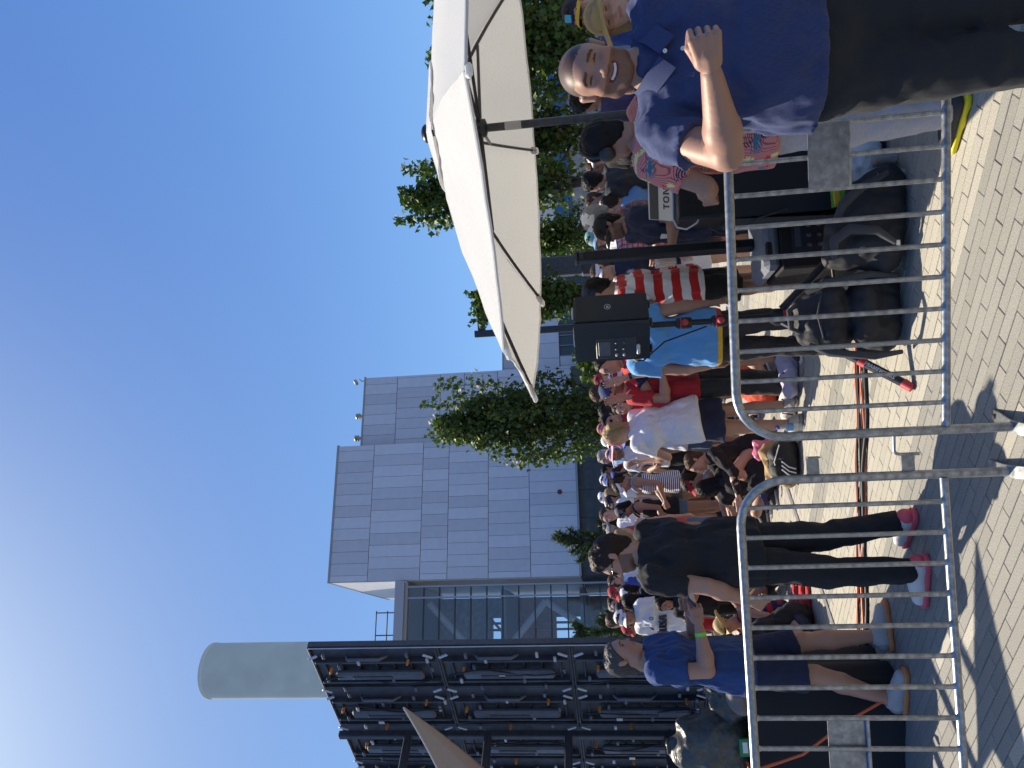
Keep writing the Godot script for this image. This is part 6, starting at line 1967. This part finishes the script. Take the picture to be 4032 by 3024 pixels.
	person({"lb": "person with a bright blue cap pulled low over the face", "x": -1.38, "z": -11.2, "yaw": -72, "h": 1.62, "hair": ["short", "dark"], "hat": ["cap", royal], "sk": 1, "hp": 22, "top": ["tee", olive], "bot": ["shorts", black]})
	person({"lb": "black haired person at the very back above the bright blue cap", "x": -1.57, "z": -13.0, "yaw": -40, "h": 1.79, "hair": ["short", "black"], "shades": true, "sk": 2, "top": ["tee", navy], "bot": ["shorts", black]})
	person({"lb": "man in a white and blue panelled cap and dark sunglasses", "x": -1.58, "z": -12.0, "yaw": -16, "h": 1.8, "face": "beard", "hair": ["short", "dark"], "hat": ["cap", white, royal], "shades": true, "sk": 1, "top": ["tee", red], "bot": ["shorts", grey]})
	person({"lb": "woman in a navy striped tank top and denim shorts", "x": -1.31, "z": -9.5, "yaw": -72, "h": 1.62, "fem": true, "hair": ["tail", "dark"], "hat": ["visor", white], "shades": true, "sk": 2, "hp": 26, "top": ["tank", fine_stripes], "bot": ["briefs", denim], "L": "hold", "R": "hold", "mid": true})
	person({"lb": "man in a plain white cap above the fair haired head", "x": -1.92, "z": -12.5, "yaw": -62, "h": 1.85, "hair": ["short", "brown"], "hat": ["cap", white], "sk": 0, "top": ["tee", navy], "bot": ["shorts", black]})
	person({"lb": "fair haired man in a white tee seen from behind", "x": -1.79, "z": -12.0, "yaw": 158, "h": 1.745, "hair": ["short", "blond"], "sk": 0, "top": ["tee", white], "bot": ["shorts", black]})
	person({"lb": "person in a navy visor beneath the plain white cap", "x": -1.9, "z": -11.9, "yaw": -45, "h": 1.74, "hair": ["short", "dark"], "hat": ["visor", navy], "sk": 1, "top": ["tee", white], "bot": ["shorts", grey]})
	var m29 := person({"lb": "woman in a black tank top carrying trays of food", "x": -1.7, "z": -9.95, "yaw": -66, "h": 1.6, "fem": true, "hair": ["bob", "black"], "hat": ["cap", grey], "sk": 2, "hp": 24, "top": ["tank", black], "bot": ["briefs", denim], "L": "hold", "R": "hold", "mid": true})
	var ty := thing("food_tray", "paper tray of food held by the woman in the black tank top", "tray", rail_at(m29, "l", 0.12).lerp(rail_at(m29, "r", 0.12), 0.5) + Vector3(0, 0.02, 0), deg_to_rad(-66))
	obj("tray", MB.new().box(Vector3(0, 0.0, 0), Vector3(0.3, 0.012, 0.22), 0.004).box(Vector3(0, 0.025, 0.11), Vector3(0.3, 0.05, 0.008), 0.003).box(Vector3(0, 0.025, -0.11), Vector3(0.3, 0.05, 0.008), 0.003), mat("paper_tray", lin(0.6, 0.52, 0.4), 0.8), ty)
	obj("food", bones([[Vector3(-0.09, 0.03, 0), Vector3(0.09, 0.03, 0), 0.04, 0.04, 0.03]], 0.012, [], 0.03, [], Vector3(40, 40, 40)), mat("food", lin(0.5, 0.25, 0.06), 0.7), ty)
	person({"lb": "ruddy brown haired man in glasses facing the camera", "x": -2.0, "z": -11.3, "yaw": -24, "h": 1.83, "hair": ["short", "brown"], "sk": 0, "top": ["tee", white], "bot": ["shorts", navy]})
	person({"lb": "person in a pale yellow cap far behind the ruddy man", "x": -2.27, "z": -12.5, "yaw": -70, "h": 1.78, "hair": ["short", "brown"], "hat": ["cap", yellow], "sk": 1, "top": ["tee", grey], "bot": ["shorts", black]})
	person({"lb": "curly dark haired man in a white tee seen from behind", "x": -2.19, "z": -11.6, "yaw": 166, "h": 1.72, "hair": ["curly", "black"], "sk": 2, "top": ["tee", white], "bot": ["shorts", navy]})
	person({"lb": "person in a faded denim bucket hat at the back", "x": -2.39, "z": -12.5, "yaw": -55, "h": 1.81, "hair": ["short", "dark"], "hat": ["bucket", cloth("faded_denim", lin(0.18, 0.26, 0.4))], "sk": 2, "top": ["tee", navy], "bot": ["shorts", black]})
	person({"lb": "grey curly haired person behind the blond ponytail", "x": -2.28, "z": -11.5, "yaw": 150, "h": 1.73, "hair": ["curly", "grey"], "sk": 1, "top": ["tee", royal], "bot": ["shorts", black]})
	person({"lb": "woman with a blond ponytail and a coral red tank top", "x": -1.8, "z": -8.8, "yaw": 164, "h": 1.63, "fem": true, "hair": ["tail", "blond"], "sk": 0, "top": ["tank", coral], "bot": ["shorts", denim], "mid": true})
	person({"lb": "dark haired person just above the head of the man in black", "x": -2.12, "z": -10.0, "yaw": -120, "h": 1.755, "hair": ["short", "dark"], "sk": 2, "top": ["tee", coral], "bot": ["shorts", black]})
	# group between the man in black and the man in blue
	person({"lb": "person in sunglasses close behind the profile of the man in black", "x": -3.17, "z": -12.0, "yaw": -35, "h": 1.77, "hair": ["short", "brown"], "shades": true, "sk": 0, "top": ["tee", white], "bot": ["shorts", black]})
	person({"lb": "man in a red cap and royal blue tee with his head bowed", "x": -3.05, "z": -11.0, "yaw": -36, "h": 1.76, "hair": ["short", "brown"], "hat": ["cap", red], "sk": 0, "hp": 14, "top": ["tee", royal], "bot": ["shorts", black]})
	person({"lb": "man in sunglasses behind the red cap", "x": -3.49, "z": -12.0, "yaw": -30, "h": 1.79, "hair": ["short", "dark"], "shades": true, "sk": 0, "top": ["tee", red], "bot": ["shorts", grey]})
	var m40 := person({"lb": "man in a white and blue cap and navy tee with folded arms", "x": -2.66, "z": -9.5, "yaw": -62, "h": 1.59, "face": "beard", "hair": ["bob", "black"], "hat": ["cap", white, royal], "shades": true, "sk": 1, "top": ["tee", navy], "bot": ["shorts", black], "L": "cross", "R": "cross", "mid": true})
	obj("shirt_crest", MB.new().box(Vector3(0.09, 1.24, 0.12), Vector3(0.05, 0.06, 0.02), 0.008, Basis(Vector3.UP, 0.4)), mats["print_white"], m40)
	person({"lb": "person with a black bob seen from behind beside the white tee", "x": -2.62, "z": -9.05, "yaw": 168, "h": 1.58, "hair": ["bob", "black"], "fem": true, "sk": 2, "top": ["tee", black], "bot": ["shorts", black], "R": "hold"})
	var m42 := person({"lb": "man in a white cap and a white tee printed USA", "x": -2.77, "z": -8.9, "yaw": -22, "h": 1.68, "hair": ["short", "dark"], "hat": ["cap", white], "shades": true, "sk": 2, "hp": 10, "hy": 12, "top": ["tee", white], "hem": 0.13, "bot": ["shorts", red], "mid": true})
	text("USA", 0.13, 0.03, mat("print_dark", lin(0.03, 0.035, 0.05), 0.6), "shirt_print", m42, Transform3D(Basis(), Vector3(0.0, 1.165, 0.127)))
	obj("shirt_badge", MB.new().lathe([Vector2(0.016, 0), Vector2(0.024, 0.001), Vector2(0.026, 0)], Vector3.ZERO, 16), mats["print_dark"], m42).transform = Transform3D(Basis(Vector3.RIGHT, PI * 0.5), Vector3(0.075, 1.3, 0.124))
	for i in 3:
		obj("shirt_stripe", MB.new().box(Vector3(-0.09 + i * 0.014, 1.285 + i * 0.006, 0.126), Vector3(0.009, 0.026 + i * 0.012, 0.012), 0.002, Basis(Vector3.BACK, -0.5)), mats["print_dark"], m42)
	person({"lb": "girl with long black hair in a black tee looking down", "x": -2.36, "z": -8.0, "yaw": -14, "h": 1.24, "fem": true, "hair": ["long", "black"], "sk": 1, "hp": 14, "top": ["tee", black], "bot": ["long", black], "L": "phone", "R": "phone", "hl": "grip"})
	person({"lb": "person with a red cap lowered beside the face of the man in blue", "x": -3.1, "z": -9.6, "yaw": -70, "h": 1.6, "hair": ["short", "dark"], "hat": ["cap", red], "sk": 2, "hp": 20, "top": ["tee", printed("red_white_fleck", Image.new(), Vector3.ONE)], "bot": ["shorts", black]})
	person({"lb": "long brown haired person before the glass hall", "x": -3.63, "z": -11.5, "yaw": -110, "h": 1.83, "fem": true, "hair": ["long", "brown"], "sk": 1, "top": ["tee", white], "bot": ["shorts", denim]})
	person({"lb": "grey haired person behind the navy cap near the glass hall", "x": -3.7, "z": -12.5, "yaw": -60, "h": 1.79, "hair": ["short", "grey"], "sk": 1, "top": ["tee", grey], "bot": ["shorts", black]})
	person({"lb": "person in a navy cap and sunglasses behind the white USA tee", "x": -3.29, "z": -11.0, "yaw": -30, "h": 1.67, "hair": ["short", "dark"], "hat": ["cap", navy], "shades": true, "sk": 1, "top": ["tee", navy], "bot": ["shorts", black]})
	# people sitting on the paving
	var g_sit := "people sitting on the paving"
	person({"lb": "seated woman with a red headband and a navy striped top", "x": -1.06, "z": -8.55, "yaw": -78, "h": 1.68, "fem": true, "hair": ["tail", "dark"], "hat": ["visor", red], "shades": true, "sk": 1, "legs": "floor", "lean": 12, "hp": 14, "top": ["tank", fine_stripes], "bot": ["shorts", grey], "L": "knees", "R": "knees", "group": g_sit, "mid": true})
	person({"lb": "seated person in long black sleeves and grey trousers", "x": -0.78, "z": -8.15, "yaw": -70, "h": 1.66, "hair": ["short", "brown"], "sk": 0, "legs": "floor", "lean": 14, "top": ["long", black], "bot": ["slim", grey], "L": "knees", "R": "knees", "group": g_sit, "mid": true})
	person({"lb": "seated woman with loose black hair and her back turned", "x": -1.05, "z": -7.85, "yaw": -150, "h": 1.6, "fem": true, "hair": ["long", "black"], "sk": 1, "legs": "cross", "lean": 32, "hp": 16, "top": ["tee", black], "bot": ["shorts", purple], "L": "lap", "R": "lap", "group": g_sit, "mid": true})
	person({"lb": "person in an orange red top and plaid shorts bent over on the paving", "x": -0.24, "z": -7.55, "yaw": 150, "h": 1.6, "hair": ["long", "brown"], "fem": true, "sk": 1, "legs": "cross", "lean": 62, "hp": 15, "top": ["tee", cloth("orange_red", lin(0.58, 0.07, 0.03))], "bot": ["shorts", plaid2], "L": "lap", "R": "lap", "group": g_sit, "mid": true})
	person({"lb": "child in a straw cowboy hat sitting on the red blanket", "x": -2.32, "z": -7.4, "yaw": -30, "h": 1.4, "hair": ["short", "brown"], "hat": ["straw", straw], "sk": 1, "legs": "cross", "lean": 10, "hp": 12, "top": ["tank", printed("navy_red_kit", stripes_print(Color(0.1, 0.1, 0.25), Color(0.6, 0.1, 0.12), 4, 0), Vector3(2, 2, 1))], "bot": ["shorts", navy], "L": "lap", "R": "lap", "group": g_sit, "mid": true})
	var m52 := person({"lb": "man in a white cap with red brim sitting on the blanket edge", "x": -2.13, "z": -6.72, "yaw": -62, "h": 1.68, "face": "beard", "hair": ["short", "black"], "hat": ["cap", white, red], "sk": 1, "legs": "cross", "lean": 22, "hp": 14, "top": ["tee", black], "bot": ["shorts", navy], "L": "lap", "R": "lap", "group": g_sit, "mid": true})
	person({"lb": "bare armed person in a black tank top sitting behind the straw hat", "x": -1.98, "z": -7.75, "yaw": -100, "h": 1.72, "hair": ["short", "dark"], "sk": 2, "legs": "floor", "lean": 8, "top": ["tank", black], "bot": ["shorts", black], "L": "knees", "R": "knees", "group": g_sit, "mid": true})


func _ready() -> void:
	rng.seed = 7
	fold_noise.seed = 3
	fold_noise.frequency = 1.0
	fold_noise.fractal_octaves = 2
	look()
	pave()
	buildings()
	trees()
	video_wall()
	parasol()
	speakers()
	barrier("galvanised crowd barrier with a blank plate over the black bags", Vector3(-0.275, 0, -3.19), Vector3(0.992, 0, 0.126), false)
	barrier("galvanised crowd barrier with a blank plate before the draped table", Vector3(-0.455, 0, -3.235), Vector3(-0.9995, 0, 0.03), true)
	clutter()
	print("cast ", Time.get_ticks_msec())
	cast()
	print("done ", Time.get_ticks_msec())
